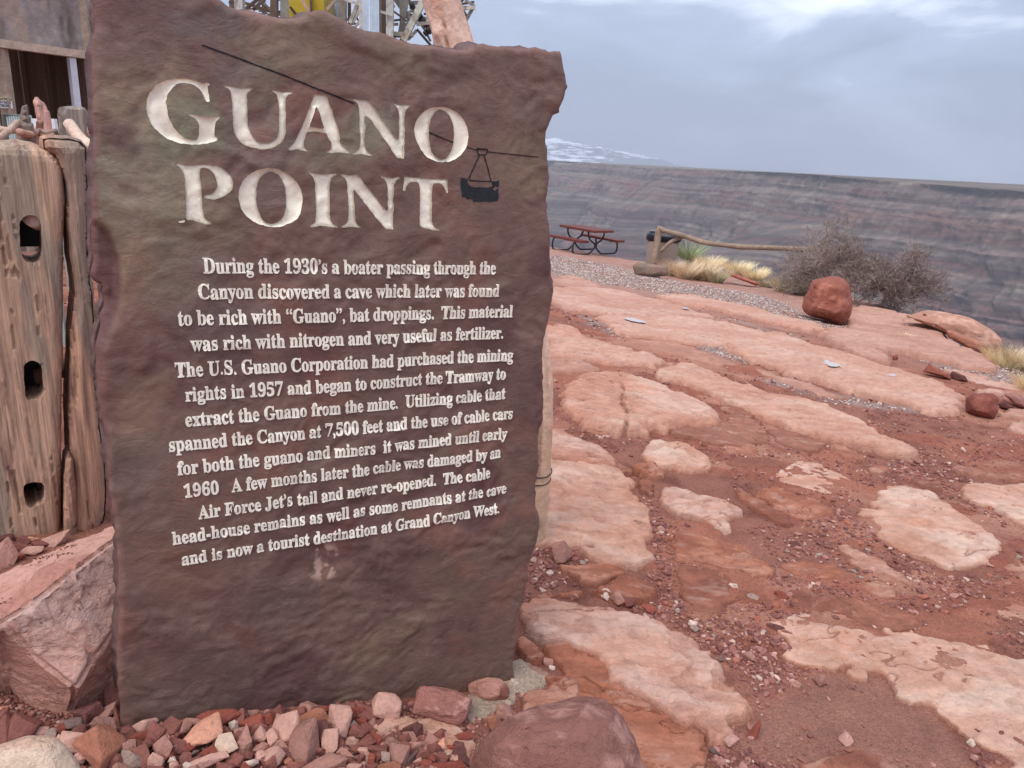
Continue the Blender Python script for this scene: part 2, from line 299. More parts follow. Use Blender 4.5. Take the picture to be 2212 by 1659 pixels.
LET = [
 [T1([(980,445),(980,400),(975,350),(960,300),(950,210),(980,205),(978,180),(930,160),(915,180),(860,172),(760,135),(650,112),(500,105),(400,115),(300,150),(210,200),(150,260),(100,330),(70,420),(62,520),(75,620),(105,710),(150,790),(220,870),(320,950),(440,1015),(560,1048),(660,1062),(740,1068),(850,1068),(950,1052),(1050,1020),(1100,1000),(1095,970),(1065,950),(1050,910),(1050,850),(1058,760),(1075,720),(1125,680),(1120,662),(1060,665),(1000,670),(930,670),(850,655),(760,635),(680,625),(680,645),(710,665),(760,680),(800,725),(822,780),(828,860),(822,950),(800,1000),(740,1008),(670,1000),(590,955),(510,880),(440,790),(390,680),(360,580),(345,460),(355,380),(390,300),(470,205),(560,170),(640,168),(740,195),(810,240),(870,310),(895,370),(920,430),(940,445)])],
 [T1([(1182,195),(1230,200),(1310,225),(1400,245),(1500,245),(1560,238),(1620,250),(1615,268),(1570,285),(1530,315),(1525,400),(1530,600),(1540,760),(1560,860),(1600,950),(1660,1010),(1730,1048),(1820,1050),(1890,1030),(1950,980),(1980,900),(1992,780),(1992,600),(1985,450),(1975,370),(1950,320),(1900,295),(1862,275),(1870,265),(1930,275),(2000,300),(2090,300),(2150,295),(2185,310),(2180,328),(2120,345),(2088,380),(2082,480),(2088,640),(2085,830),(2078,920),(2040,1010),(1980,1070),(1900,1110),(1800,1138),(1700,1135),(1600,1110),(1520,1090),(1440,1040),(1380,970),(1340,890),(1320,800),(1312,650),(1305,500),(1300,380),(1285,300),(1250,250),(1190,225)])],
 [T2([(735,150),(800,170),(870,182),(975,178),(1000,230),(1030,330),(1070,430),(1110,520),(1125,600),(1160,690),(1195,790),(1220,870),(1240,920),(1250,1000),(1255,1080),(1240,1110),(1265,1170),(1310,1205),(1350,1250),(1390,1290),(1440,1345),(1470,1372),(1465,1402),(1350,1385),(1240,1368),(1150,1370),(1060,1388),(1000,1380),(985,1360),(1050,1335),(1085,1280),(1090,1190),(1040,1120),(1010,1050),(990,980),(940,965),(850,945),(760,938),(620,945),(580,955),(560,1010),(530,1080),(508,1180),(510,1270),(560,1300),(600,1340),(595,1358),(520,1345),(440,1325),(370,1308),(300,1325),(210,1330),(165,1310),(165,1290),(220,1270),(300,1190),(370,1070),(430,930),(480,820),(540,680),(600,540),(660,370),(700,250)]),
  T2([(765,430),(790,440),(830,540),(870,660),(920,790),(935,875),(830,868),(700,855),(628,845),(650,760),(700,620),(740,500)])],
 [T3([(97,115),(150,118),(210,135),(270,140),(330,135),(350,155),(400,180),(440,230),(490,300),(530,350),(545,385),(570,440),(620,500),(680,580),(740,660),(800,740),(860,795),(870,700),(875,560),(875,440),(870,330),(850,260),(820,225),(765,200),(765,188),(830,200),(910,220),(980,215),(1050,215),(1062,235),(1030,255),(990,290),(970,360),(965,480),(960,600),(955,760),(945,900),(943,1080),(900,1075),(850,1070),(825,1075),(810,1040),(770,1000),(740,950),(680,850),(600,730),(540,630),(480,550),(420,455),(370,410),(325,390),(305,450),(305,490),(325,540),(322,620),(308,700),(303,800),(315,880),(335,950),(380,990),(435,1020),(430,1045),(350,1030),(270,1010),(200,1015),(130,1025),(86,1016),(86,996),(150,992),(185,960),(225,930),(240,860),(245,760),(235,640),(232,500),(235,400),(225,300),(210,220),(180,170),(110,135)])],
 [T3([(1545,245),(1440,250),(1330,290),(1230,370),(1160,470),(1125,580),(1125,680),(1150,800),(1210,930),(1300,1040),(1420,1110),(1520,1140),(1600,1143),(1610,1125),(1660,1135),(1750,1115),(1850,1050),(1940,940),(1985,830),(1995,700),(1975,580),(1930,460),(1860,370),(1760,300),(1650,255)]),
  T3([(1545,288),(1490,310),(1430,370),(1395,430),(1365,540),(1355,660),(1358,800),(1380,920),(1420,1020),(1480,1075),(1550,1095),(1620,1090),(1680,1040),(1730,930),(1760,800),(1768,680),(1755,550),(1720,430),(1660,345),(1600,298)])],
 [T4([(105,88),(150,88),(230,105),(340,122),(420,110),(520,105),(640,108),(740,130),(830,180),(900,245),(940,310),(955,370),(945,430),(915,490),(840,550),(760,590),(670,607),(590,605),(535,590),(525,570),(545,550),(620,545),(670,510),(705,460),(715,400),(705,320),(680,250),(640,195),(580,165),(520,152),(470,160),(468,290),(480,330),(488,440),(495,560),(500,680),(510,790),(525,860),(560,910),(600,935),(648,945),(640,970),(560,965),(480,945),(410,930),(360,908),(280,910),(265,880),(262,830),(270,780),(268,680),(262,560),(255,440),(250,330),(235,220),(190,150),(108,110)])],
 [T4([(1470,155),(1350,165),(1240,210),(1140,290),(1070,380),(1035,480),(1030,580),(1045,680),(1090,780),(1150,860),(1230,920),(1320,970),(1390,980),(1420,1000),(1540,1015),(1660,1005),(1750,960),(1830,930),(1910,850),(1950,740),(1968,620),(1955,500),(1900,380),(1810,290),(1700,215),(1590,165)]),
  T4([(1510,207),(1430,220),(1360,270),(1315,350),(1290,470),(1288,600),(1305,740),(1340,840),(1390,920),(1460,960),(1550,965),(1620,940),(1680,870),(1715,770),(1728,640),(1715,480),(1680,350),(1620,260),(1560,218)])],
 [T5([(50,132),(120,145),(200,165),(290,172),(380,162),(467,160),(465,185),(410,205),(375,250),(360,330),(358,480),(360,600),(362,720),(368,830),(395,890),(467,918),(465,942),(380,935),(300,922),(230,912),(160,925),(80,942),(65,915),(125,890),(155,850),(165,760),(165,600),(158,420),(152,290),(130,220),(85,175),(50,160)])],
 [T5([(525,162),(600,180),(680,188),(760,175),(800,210),(840,270),(900,340),(960,410),(1020,490),(1080,570),(1090,595),(1140,650),(1200,710),(1212,700),(1212,560),(1208,420),(1205,330),(1180,255),(1110,215),(1108,195),(1180,205),(1250,225),(1330,212),(1393,213),(1390,235),(1330,260),(1300,330),(1293,450),(1293,620),(1290,800),(1288,975),(1250,965),(1180,970),(1140,910),(1060,830),(980,720),(900,620),(820,510),(740,410),(712,395),(715,500),(718,640),(728,800),(745,880),(790,920),(838,930),(830,955),(760,940),(680,925),(600,940),(530,948),(525,925),(580,900),(620,850),(632,740),(630,560),(625,400),(618,290),(595,230),(530,190)])],
 [T5([(1450,195),(1520,212),(1620,222),(1740,228),(1850,238),(1950,245),(2020,248),(2065,232),(2078,250),(2070,310),(2080,390),(2078,435),(2060,445),(2045,390),(2010,330),(1940,300),(1865,298),(1855,380),(1845,480),(1852,600),(1840,740),(1848,850),(1870,920),(1920,955),(1952,970),(1945,990),(1860,980),(1780,955),(1700,940),(1668,905),(1675,840),(1672,700),(1678,600),(1680,480),(1675,380),(1672,290),(1600,285),(1540,290),(1490,335),(1475,375),(1470,415),(1430,412),(1440,350),(1455,280)])],
]
outline = resample(spx(slab_px), .009)
_o = outline; _nx = np.roll(_o, -1, 0) - np.roll(_o, 1, 0); _nn = np.stack([_nx[:, 1], -_nx[:, 0]], 1); _nn /= np.linalg.norm(_nn, axis=1)[:, None] + 1e-9
outline = _o + _nn * (fbm(_o[:, 0] * 38, _o[:, 1] * 38, None, 3, 5) * .0038)[:, None]
notch = spx([(190, 466), (215, 480), (240, 500), (262, 560), (268, 620), (262, 665), (245, 700), (228, 745), (222, 790), (226, 850), (238, 920), (238, 1000), (238, 1040), (150, 1040), (150, 466)])
stripL = spx([(150, 250), (210, 250), (212, 330), (214, 420), (218, 480), (150, 480)])
_chip = spx([(700, 1195), (735, 1225), (700, 1240), (720, 1265), (695, 1275)])
txc = SP(740, 880)
def sign_h(u, v, edge=None):                    # relief of the worked face, metres towards the viewer
    wx = fbm(u * 5, v * 5, None, 3, 31) * .12; wy = fbm(u * 5, v * 5, None, 3, 41) * .12
    h = fbm(u * 3.2, v * 3.2, None, 3, 1) * .0055; rm = .25 + sstep(-.25, .4, fbm(u * 4, v * 4, None, 3, 33)); rm2 = sstep(-.1, .45, fbm(u * 6, v * 6, None, 3, 34)) * 1.4
    a = fbm((u + wx) * 9, (v + wy) * 13, None, 3, 2) * 3.2; k = np.floor(a); f = a - k
    h = h + (k + sstep(.6, 1., f)) * .0014 * rm
    a2 = fbm((u + wy) * 22, (v * 1.6 + wx) * 22, None, 2, 3) * 2.2; k2 = np.floor(a2)
    h = h + (k2 + sstep(.5, 1, a2 - k2)) * .0009 * rm2 + fbm(u * 60, v * 75, None, 3, 4) * .0005
    if edge is not None:
        w = .012 + .018 * sstep(-.3, .8, fbm(u * 7, v * 7, None, 2, 9))
        h = h - .011 * (1 - np.clip(edge / w, 0, 1)) ** 2.4
        P = np.stack([u, v], 1)
        dn = sdist(P, notch) + fbm(u * 14, v * 14, None, 3, 12) * .006; h = h - .034 * sstep(-.002, .02, dn)
        dn = sdist(P, stripL) + fbm(u * 14, v * 14, None, 3, 13) * .006; h = h - .02 * sstep(-.002, .016, dn)
    return h
def w3(u, v, h): return SO + np.outer(u, SU) + np.outer(v, SV) + np.outer(h, SN)
def build_sign():
    root = empty('stone_sign', SO + SU * .6, 'tall dark brown flagstone slab carved with a cream title and thirteen lines of text', 'stone sign')
    rings = [outline]; lets = []
    for polys in LET:
        cur = []
        for q in polys:
            p = resample(chaikin(spx(q), 1), .0045)
            nx = np.roll(p, -1, 0) - np.roll(p, 1, 0); nn = np.stack([nx[:, 1], -nx[:, 0]], 1); nn /= np.linalg.norm(nn, axis=1)[:, None] + 1e-9
            p = p + nn * (fbm(p[:, 0] * 130, p[:, 1] * 130, None, 2, 7) * .0009)[:, None]
            cur.append(p); rings.append(p)
        lets.append(cur)
    allp = np.concatenate(rings); st = .0068
    us = np.arange(outline[:, 0].min(), outline[:, 0].max(), st); vs = np.arange(outline[:, 1].min(), outline[:, 1].max(), st)
    g = np.stack(np.meshgrid(us, vs), -1); g[1::2, :, 0] += st / 2; g = g.reshape(-1, 2) + RNG.uniform(-.0012, .0012, (g.shape[0] * g.shape[1], 2))
    g = g[inpoly(g, outline)]
    cell = .0034; key = {}
    for x, y in allp:
        for i in (-1, 0, 1):
            for j in (-1, 0, 1): key[(int(x // cell) + i, int(y // cell) + j)] = 1
    g = g[[((int(x // cell), int(y // cell)) not in key) for x, y in g]]
    pts = np.concatenate([allp, g]); edges = []; k = 0
    for r in rings: edges += [(k + i, k + (i + 1) % len(r)) for i in range(len(r))]; k += len(r)
    V, E, F, _, _, _ = delaunay_2d_cdt([Vector(p) for p in pts], edges, [], 0, 1e-6)
    V = np.array([tuple(v) for v in V]); F = np.array([f for f in F if len(f) == 3])
    a = V[F]; ar = (a[:, 1, 0] - a[:, 0, 0]) * (a[:, 2, 1] - a[:, 0, 1]) - (a[:, 1, 1] - a[:, 0, 1]) * (a[:, 2, 0] - a[:, 0, 0])
    F[ar < 0] = F[ar < 0][:, ::-1]; F = F[np.abs(ar) > 1e-10]
    c = V[F].mean(1); ins = inpoly(c, outline); own = np.full(len(F), -1)
    for i, cur in enumerate(lets):
        m = inpoly(c, cur[0])
        if len(cur) > 1: m &= ~inpoly(c, cur[1])
        own[m] = i
    ed = pdist(V, outline[::3]); h = sign_h(V[:, 0], V[:, 1], ed); u, v = V[:, 0], V[:, 1]
    # ---- colour of the stone: plum brown with olive, ochre and blue-grey mottling
    base = lin(105, 86, 78); C = np.tile(base, (len(V), 1))
    n1 = fbm(u * 4, v * 4, None, 5, 21); n2 = fbm(u * 7 + 3, v * 7, None, 5, 22); n3 = fbm(u * 14, v * 14, None, 4, 23)
    C = mixc(C, lin(88, 66, 65), sstep(0, .7, n1)); C = mixc(C, lin(125, 82, 70), sstep(.2, .7, n2) * .35)
    def patch(px, py, r, col, amt, el=1.0):
        nonlocal C
        q = SP(px, py); dd = np.hypot(u - q[0], (v - q[1]) * el) / r + n3 * .5 + n2 * .35
        cc = lin(*[k * .7 + m * .3 for k, m in zip(col, (126, 112, 100))]); C = mixc(C, cc * 1.0, (1 - sstep(.4, 1.0, dd)) * amt * .72)
    for a_ in [(330, 340, .17, (132, 130, 108), .95), (270, 250, .1, (138, 126, 104), .8), (300, 160, .12, (140, 128, 104), .8), (300, 470, .16, (128, 124, 104), .8), (250, 60, .14, (98, 74, 74), .9), (420, 300, .1, (112, 122, 100), .9),
               (440, 470, .12, (120, 116, 92), .6), (620, 110, .14, (124, 114, 92), .75, 1.6), (560, 170, .1, (118, 120, 102), .6), (820, 260, .07, (122, 134, 116), .9), (780, 300, .08, (118, 124, 104), .7), (600, 300, .1, (104, 106, 104), .6), (860, 130, .09, (116, 106, 86), .6),
               (560, 380, .12, (104, 98, 94), .6), (700, 340, .1, (112, 112, 92), .5), (1100, 350, .1, (124, 112, 92), .5), (1150, 400, .06, (126, 114, 88), .6), (300, 600, .14, (128, 106, 84), .6), (280, 720, .1, (118, 84, 76), .6), (300, 900, .09, (134, 112, 88), .6, .7),
               (420, 620, .14, (96, 92, 92), .5), (330, 1000, .12, (98, 92, 90), .5), (560, 700, .12, (94, 80, 84), .5), (620, 860, .08, (124, 92, 74), .35), (700, 1230, .05, (150, 120, 96), .55), (800, 1400, .09, (132, 114, 92), .75, 1.2), (880, 1340, .08, (124, 106, 88), .55, 2.2), (960, 1300, .08, (122, 104, 88), .45, 1.5),
               (420, 1240, .1, (112, 78, 66), .5), (340, 1220, .1, (116, 80, 68), .45), (740, 1520, .06, (128, 116, 92), .5), (600, 1300, .12, (92, 82, 84), .4), (480, 1450, .14, (98, 84, 82), .5), (1000, 900, .1, (104, 84, 84), .4), (1060, 640, .09, (116, 98, 88), .35), (500, 160, .06, (104, 108, 118), .5), (530, 260, .05, (112, 116, 122), .6), (420, 60, .05, (88, 92, 104), .6), (505, 50, .04, (80, 86, 100), .5), (290, 320, .03, (80, 84, 84), .6), (300, 250, .02, (78, 80, 78), .6)]: patch(*a_)
    q = SP(700, 1215); dd = np.hypot((u - q[0]) * 1.1, (v - q[1]) * .8); C = mixc(C, lin(176, 152, 140), sstep(.12, .3, fbm(u * 55, v * 30, None, 3, 61)) * (1 - sstep(.035, .06, dd)) * .8)
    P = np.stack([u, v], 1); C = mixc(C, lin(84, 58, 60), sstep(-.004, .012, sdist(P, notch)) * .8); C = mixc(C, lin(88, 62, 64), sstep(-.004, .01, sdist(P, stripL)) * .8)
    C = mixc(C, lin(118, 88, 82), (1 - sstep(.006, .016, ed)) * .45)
    C = C * (1 + .13 * n3[:, None]) * np.array([1.24, 1.13, 1.09])
    W = w3(u, v, h)
    m = ins & (own < 0); Ff = F[m]
    n0 = len(V); ob = np.arange(len(outline)); VV = [W]; FF = [Ff]; CC = [C]; prev = ob; k = n0
    # map outline points to cdt vertices (kept in order by the solver)
    for j, (dep, inset) in enumerate([(.02, .004), (.05, .001), (.085, .0), (.1, -.012)]):
        rr = (fbm(outline[:, 0] * 20, outline[:, 1] * 20 + j * 3, None, 3, 50) * .005 + inset * 1.0)
        p2 = outline + _nn2(outline) * rr[:, None]
        VV.append(w3(p2[:, 0], p2[:, 1], np.full(len(p2), -dep) + h[ob] * (1 if j < 2 else 0))); CC.append(np.tile(lin(112, 86, 82) * .95, (len(p2), 1)))
        cur = np.arange(k, k + len(p2)); k += len(p2); n = len(p2)
        FF.append(np.stack([prev, cur, np.roll(cur, -1), np.roll(prev, -1)], 1)[:, ::-1]); prev = cur
    bk = np.array([[i for i in range(3)]]);
    Fb = F[ins][:, ::-1].copy(); used = np.unique(Fb); remap = np.full(n0, -1); remap[used] = np.arange(len(used)) + k
    remap[ob] = prev; bw = w3(u[used], v[used], np.full(len(used), -.1)); VV.append(bw); CC.append(C[used]); FF.append(remap[Fb])
    tri = [f for f in FF if f.shape[1] == 3]; quad = [f for f in FF if f.shape[1] == 4]
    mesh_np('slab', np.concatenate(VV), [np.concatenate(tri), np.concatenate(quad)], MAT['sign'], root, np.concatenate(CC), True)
    # ---- title letters: sunk floors with side walls
    off = len(outline)
    for i, cur in enumerate(lets):
        Fi = F[own == i]; us_ = np.unique(Fi); rm = np.full(n0, -1); rm[us_] = np.arange(len(us_)); hb = sign_h(u[us_], v[us_], ed[us_])
        q = V[us_]; e = np.minimum.reduce([pdist(q, r) for r in cur])
        fl = -.0085 + fbm(q[:, 0] * 45, q[:, 1] * 45, None, 3, 70) * .0005 + np.maximum(0, fbm(q[:, 0] * 90, q[:, 1] * 90, None, 2, 71) - .5) * .003
        rise = (1 - np.clip(e / .004, 0, 1)) ** 2 * .003
        VV = [w3(q[:, 0], q[:, 1], hb * .85 + fl + rise + .001)]; FF3 = [rm[Fi]]; FF4 = []; k = len(us_)
        for r in cur:
            n = len(r); idx = np.arange(off, off + n); off += n
            top = w3(V[idx, 0], V[idx, 1], h[idx] + .0002); VV.append(top); t = np.arange(k, k + n); k += n; b = rm[idx]
            ok = (b >= 0) & (np.roll(b, -1) >= 0); FF4.append(np.stack([b, t, np.roll(t, -1), np.roll(b, -1)], 1)[ok])
        mesh_np('title_letter', np.concatenate(VV), [np.concatenate(FF3), np.concatenate(FF4)], MAT['cream'], root, None, True)
    m2 = chaikin(spx(T4([(150,930),(200,918),(240,905),(255,925),(225,950),(165,945)])), 1); pf = resample(m2, .003)
    cn = pf.mean(0); ww = w3(np.append(pf[:, 0], cn[0]), np.append(pf[:, 1], cn[1]), sign_h(np.append(pf[:, 0], cn[0]), np.append(pf[:, 1], cn[1])) + .0012); n = len(pf)
    serif = mesh_np('letter_chip', ww, np.array([(i, (i + 1) % n, n) for i in range(n)])[:, ::-1], MAT['cream'], root, None, True)
    # ---- lettering lines
    def MBd(s):
        o = ''
        for ch in s:
            if 'A' <= ch <= 'Z': o += chr(0x1D400 + ord(ch) - 65)
            elif 'a' <= ch <= 'z': o += chr(0x1D41A + ord(ch) - 97)
            elif '0' <= ch <= '9': o += chr(0x1D7CE + ord(ch) - 48)
            else: o += ch
        return o
    K = .35716; y7 = 548.6; y8 = 877.8
    L = [('During the 1930’s a boater passing through the', (248, 115), (2015, 122), y7), ('Canyon discovered a cave which later was found', (218, 272), (2035, 258), y7),
         ('to be rich with “Guano”, bat droppings.  This material', (95, 432), (2118, 382), y7), ('was rich with nitrogen and very useful as fertilizer.', (172, 585), (2062, 512), y7),
         ('The U.S. Guano Corporation had purchased the mining', (80, 745), (2118, 645), y7), ('rights in 1957 and began to construct the Tramway to', (140, 893), (2075, 758), y7),
         ('extract the Guano from the mine.  Utilizing cable that', (140, 1044), (2075, 878), y7), ('spanned the Canyon at 7,500 feet and the use of cable cars', (42, 272), (2118, 75), y8),
         ('for both the guano and miners  it was mined until early', (92, 410), (2082, 195), y8), ('1960   A few months later the cable was damaged by an', (132, 548), (2048, 310), y8),
         ('Air Force Jet’s tail and never re-opened.  The cable', (218, 678), (1982, 432), y8), ('head-house remains as well as some remnants at the cave', (62, 835), (2082, 528), y8),
         ('and is now a tourist destination at Grand Canyon West.', (118, 963), (2035, 645), y8)]
    cap = abs(SP(440, 590)[1] - SP(440, 559)[1])
    for s, a, b, y0 in L:
        pa = SP(a[0] * K + 351.1, a[1] * K + y0); pb = SP(b[0] * K + 351.1, b[1] * K + y0)
        cu = bpy.data.curves.new('t', 'FONT'); cu.body = MBd(s); cu.extrude = .02; cu.resolution_u = 3; cu.offset = .015
        ob_ = bpy.data.objects.new('t', cu); COL.objects.link(ob_); bpy.context.view_layer.update()
        me = bpy.data.meshes.new_from_object(ob_); bpy.data.objects.remove(ob_)
        co = np.zeros(len(me.vertices) * 3); me.vertices.foreach_get('co', co); co = co.reshape(-1, 3)
        x = (co[:, 0] - co[:, 0].min()) / np.ptp(co[:, 0]); uu = pa[0] + x * (pb[0] - pa[0]); vv = pa[1] + x * (pb[1] - pa[1]) + co[:, 1] * cap / .66
        uu += fbm(uu * 200, vv * 200, None, 2, 5) * .0004; vv += fbm(uu * 200 + 9, vv * 200, None, 2, 6) * .0005
        hh = np.maximum(sign_h(uu, vv), sign_h(uu, vv + .003)) + np.where(co[:, 2] > 0, .0032, -.004)
        W_ = w3(uu, vv, hh) - WLOC[root.name]
        me.vertices.foreach_set('co', W_.astype(np.float32).ravel()); me.materials.clear(); me.materials.append(MAT['cream2']); me.update()
        for p in me.polygons: p.material_index = 0
        o = bpy.data.objects.new('text_line', me); COL.objects.link(o); o.parent = root
    # ---- the tram drawing
    def strip(pts, w, name, mb=None):
        mb = mb or MB()
        for a, b in zip(pts[:-1], pts[1:]):
            A = SP(*a); B = SP(*b); n = max(2, int(np.linalg.norm(B - A) / .006)); d = (B - A) / np.linalg.norm(B - A); pn = np.array([-d[1], d[0]])
            t = np.linspace(0, 1, n + 1)[:, None]; c_ = A + (B - A) * t; wv = w / 2 * (1 + .25 * fbm(c_[:, 0] * 90, c_[:, 1] * 90, None, 2, 3))[:, None]
            l_, r_ = c_ + pn * wv, c_ - pn * wv
            V_ = np.concatenate([w3(l_[:, 0], l_[:, 1], sign_h(l_[:, 0], l_[:, 1]) + .0012), w3(r_[:, 0], r_[:, 1], sign_h(r_[:, 0], r_[:, 1]) + .0012)])
            mb.add(V_, f4=[(i, i + n + 1, i + n + 2, i + 1) for i in range(n)])
        return mb
    strip([(436, 97), (600, 157), (766, 224)], .0036, '').build('engraved_cable', MAT['ink'], root)
    strip([T3([(1352, 660)])[0], T3([(1560, 745)])[0], T3([(1756, 822)])[0]], .003, '').build('engraved_cable', MAT['ink'], root)
    q = lambda *p: T6(list(p))
    strip(q((450, 220), (655, 285)), .0028, '').build('engraved_cable', MAT['ink'], root); strip(q((900, 320), (1400, 375), (1980, 435)), .0026, '').build('engraved_cable', MAT['ink'], root)
    mb = MB()
    for pp, w in [([(655, 255), (900, 275)], .0045), ([(668, 262), (690, 370), (720, 390)], .0034), ([(710, 382), (830, 388)], .0028), ([(892, 280), (872, 360), (820, 390)], .0034), ([(720, 390), (640, 560), (480, 915)], .0032), ([(815, 390), (880, 620), (968, 965)], .0032), ([(490, 940), (740, 962), (990, 965)], .0036)]:
        strip(q(*pp), w, '', mb)
    hang = mb.build('engraved_hanger', MAT['ink'], root)
    bp = spx(T6([(305,880),(380,895),(470,925),(455,960),(460,1010),(540,1085),(640,1105),(700,1090),(900,1100),(1000,1070),(985,1000),(970,975),(1010,965),(1080,960),(1140,940),(1135,1080),(1090,1090),(1060,1065),(1005,1130),(1040,1165),(1075,1160),(1085,1130),(1130,1130),(1120,1200),(1130,1330),(1110,1380),(1050,1400),(940,1410),(850,1400),(700,1410),(560,1410),(580,1360),(500,1340),(455,1360),(400,1310),(340,1310),(320,1260),(330,1220),(305,1100)]))
    bp = resample(bp, .004); gs = np.stack(np.meshgrid(np.arange(bp[:, 0].min(), bp[:, 0].max(), .005), np.arange(bp[:, 1].min(), bp[:, 1].max(), .005)), -1).reshape(-1, 2)
    gs = gs[sdist(gs, bp) > .0015]; al = np.concatenate([bp, gs]); V_, _, F_2, _, _, _ = delaunay_2d_cdt([Vector(p) for p in al], [(i, (i + 1) % len(bp)) for i in range(len(bp))], [], 1, 1e-6)
    V_ = np.array([tuple(x) for x in V_]); F_2 = np.array([f for f in F_2 if len(f) == 3]); F_2 = F_2[inpoly(V_[F_2].mean(1), bp)]
    mesh_np('engraved_bucket', w3(V_[:, 0], V_[:, 1], sign_h(V_[:, 0], V_[:, 1]) + .001), F_2, MAT['ink2'], root)
def _nn2(o):
    nx = np.roll(o, -1, 0) - np.roll(o, 1, 0); nn = np.stack([nx[:, 1], -nx[:, 0]], 1); return nn / (np.linalg.norm(nn, axis=1)[:, None] + 1e-9)
# ================================================================== GROUND
def gpoly(px, off=0.0, n=1):
    return chaikin(np.array([G(x, y, off)[:2] for x, y in px]), n)
Z_GRAVEL = [gpoly([(1180, 548), (1300, 572), (1390, 590), (1460, 612), (1560, 622), (1700, 655), (1745, 690), (1700, 700), (1600, 672), (1480, 645), (1400, 628), (1300, 612), (1180, 600)]),
            gpoly(C3([(310, 480), (420, 520), (520, 590), (470, 590), (330, 510)])), gpoly(C3([(880, 485), (1000, 510), (1200, 570), (1310, 590), (1150, 555), (1040, 530)])),
            gpoly(C3([(790, 610), (900, 600), (1060, 690), (1000, 690), (850, 650)])), gpoly(C6([(950, 600), (1200, 640), (1500, 720), (1800, 800), (2212, 830), (2300, 1000), (1900, 960), (1640, 920), (1350, 800), (1100, 700)])),
            gpoly(C3([(1230, 470), (1300, 500), (1400, 540), (1480, 520), (1440, 540), (1330, 545), (1220, 505)])), gpoly(C4([(1040, 90), (1300, 150), (1560, 180), (1900, 240), (1700, 235), (1450, 215), (1200, 160)]))]
MUD = gpoly([(1700, 1500), (1850, 1420), (1980, 1500), (2080, 1600), (2120, 1700), (1900, 1700), (1600, 1640), (1560, 1590)])
def ROCKM(x, y):
    return fbm(x * .9 + .3 * y, y * 1.5, None, 5, 119) - .02 - sstep(3.2, 1.8, np.hypot(x, y)) * .9 - (x < -.2) * .6 + sstep(3, 5.5, np.hypot(x, y)) * .14
def soil_h(x, y):
    return sstep(.0, .07, ROCKM(x, y)) * (.016 + .01 * fbm(x * 4, y * 7, None, 4, 118)) + fbm(x * 2.2, y * 2.2, None, 4, 101) * .014 + fbm(x * 14, y * 14, None, 3, 102) * .0035 + fbm(x * 45, y * 45, None, 2, 103) * .0015
EDGE_PX = [(1190, 533), (1230, 538), (1270, 546), (1320, 556), (1400, 566), (1470, 572), (1540, 580), (1620, 600), (1700, 618), (1780, 634), (1850, 648), (1900, 657), (1960, 690), (2060, 745), (2140, 790), (2230, 830), (2330, 880)]
def edge_curve():
    P = [G(x, y)[:2] for x, y in EDGE_PX]; az = [math.atan2(p[0], p[1]) for p in P]; r = [math.hypot(*p) for p in P]
    az = [-math.pi, -2.4, -1.6, -1.0, -.6, -.3, -.1, 0.02] + az + [.95, 1.4, 2.2, math.pi]; r = [45, 45, 50, 50, 46, 38, 30, 26] + r + [5.6, 6, 30, 45]
    return np.array(az), np.array(r)
EAZ, ER = edge_curve()
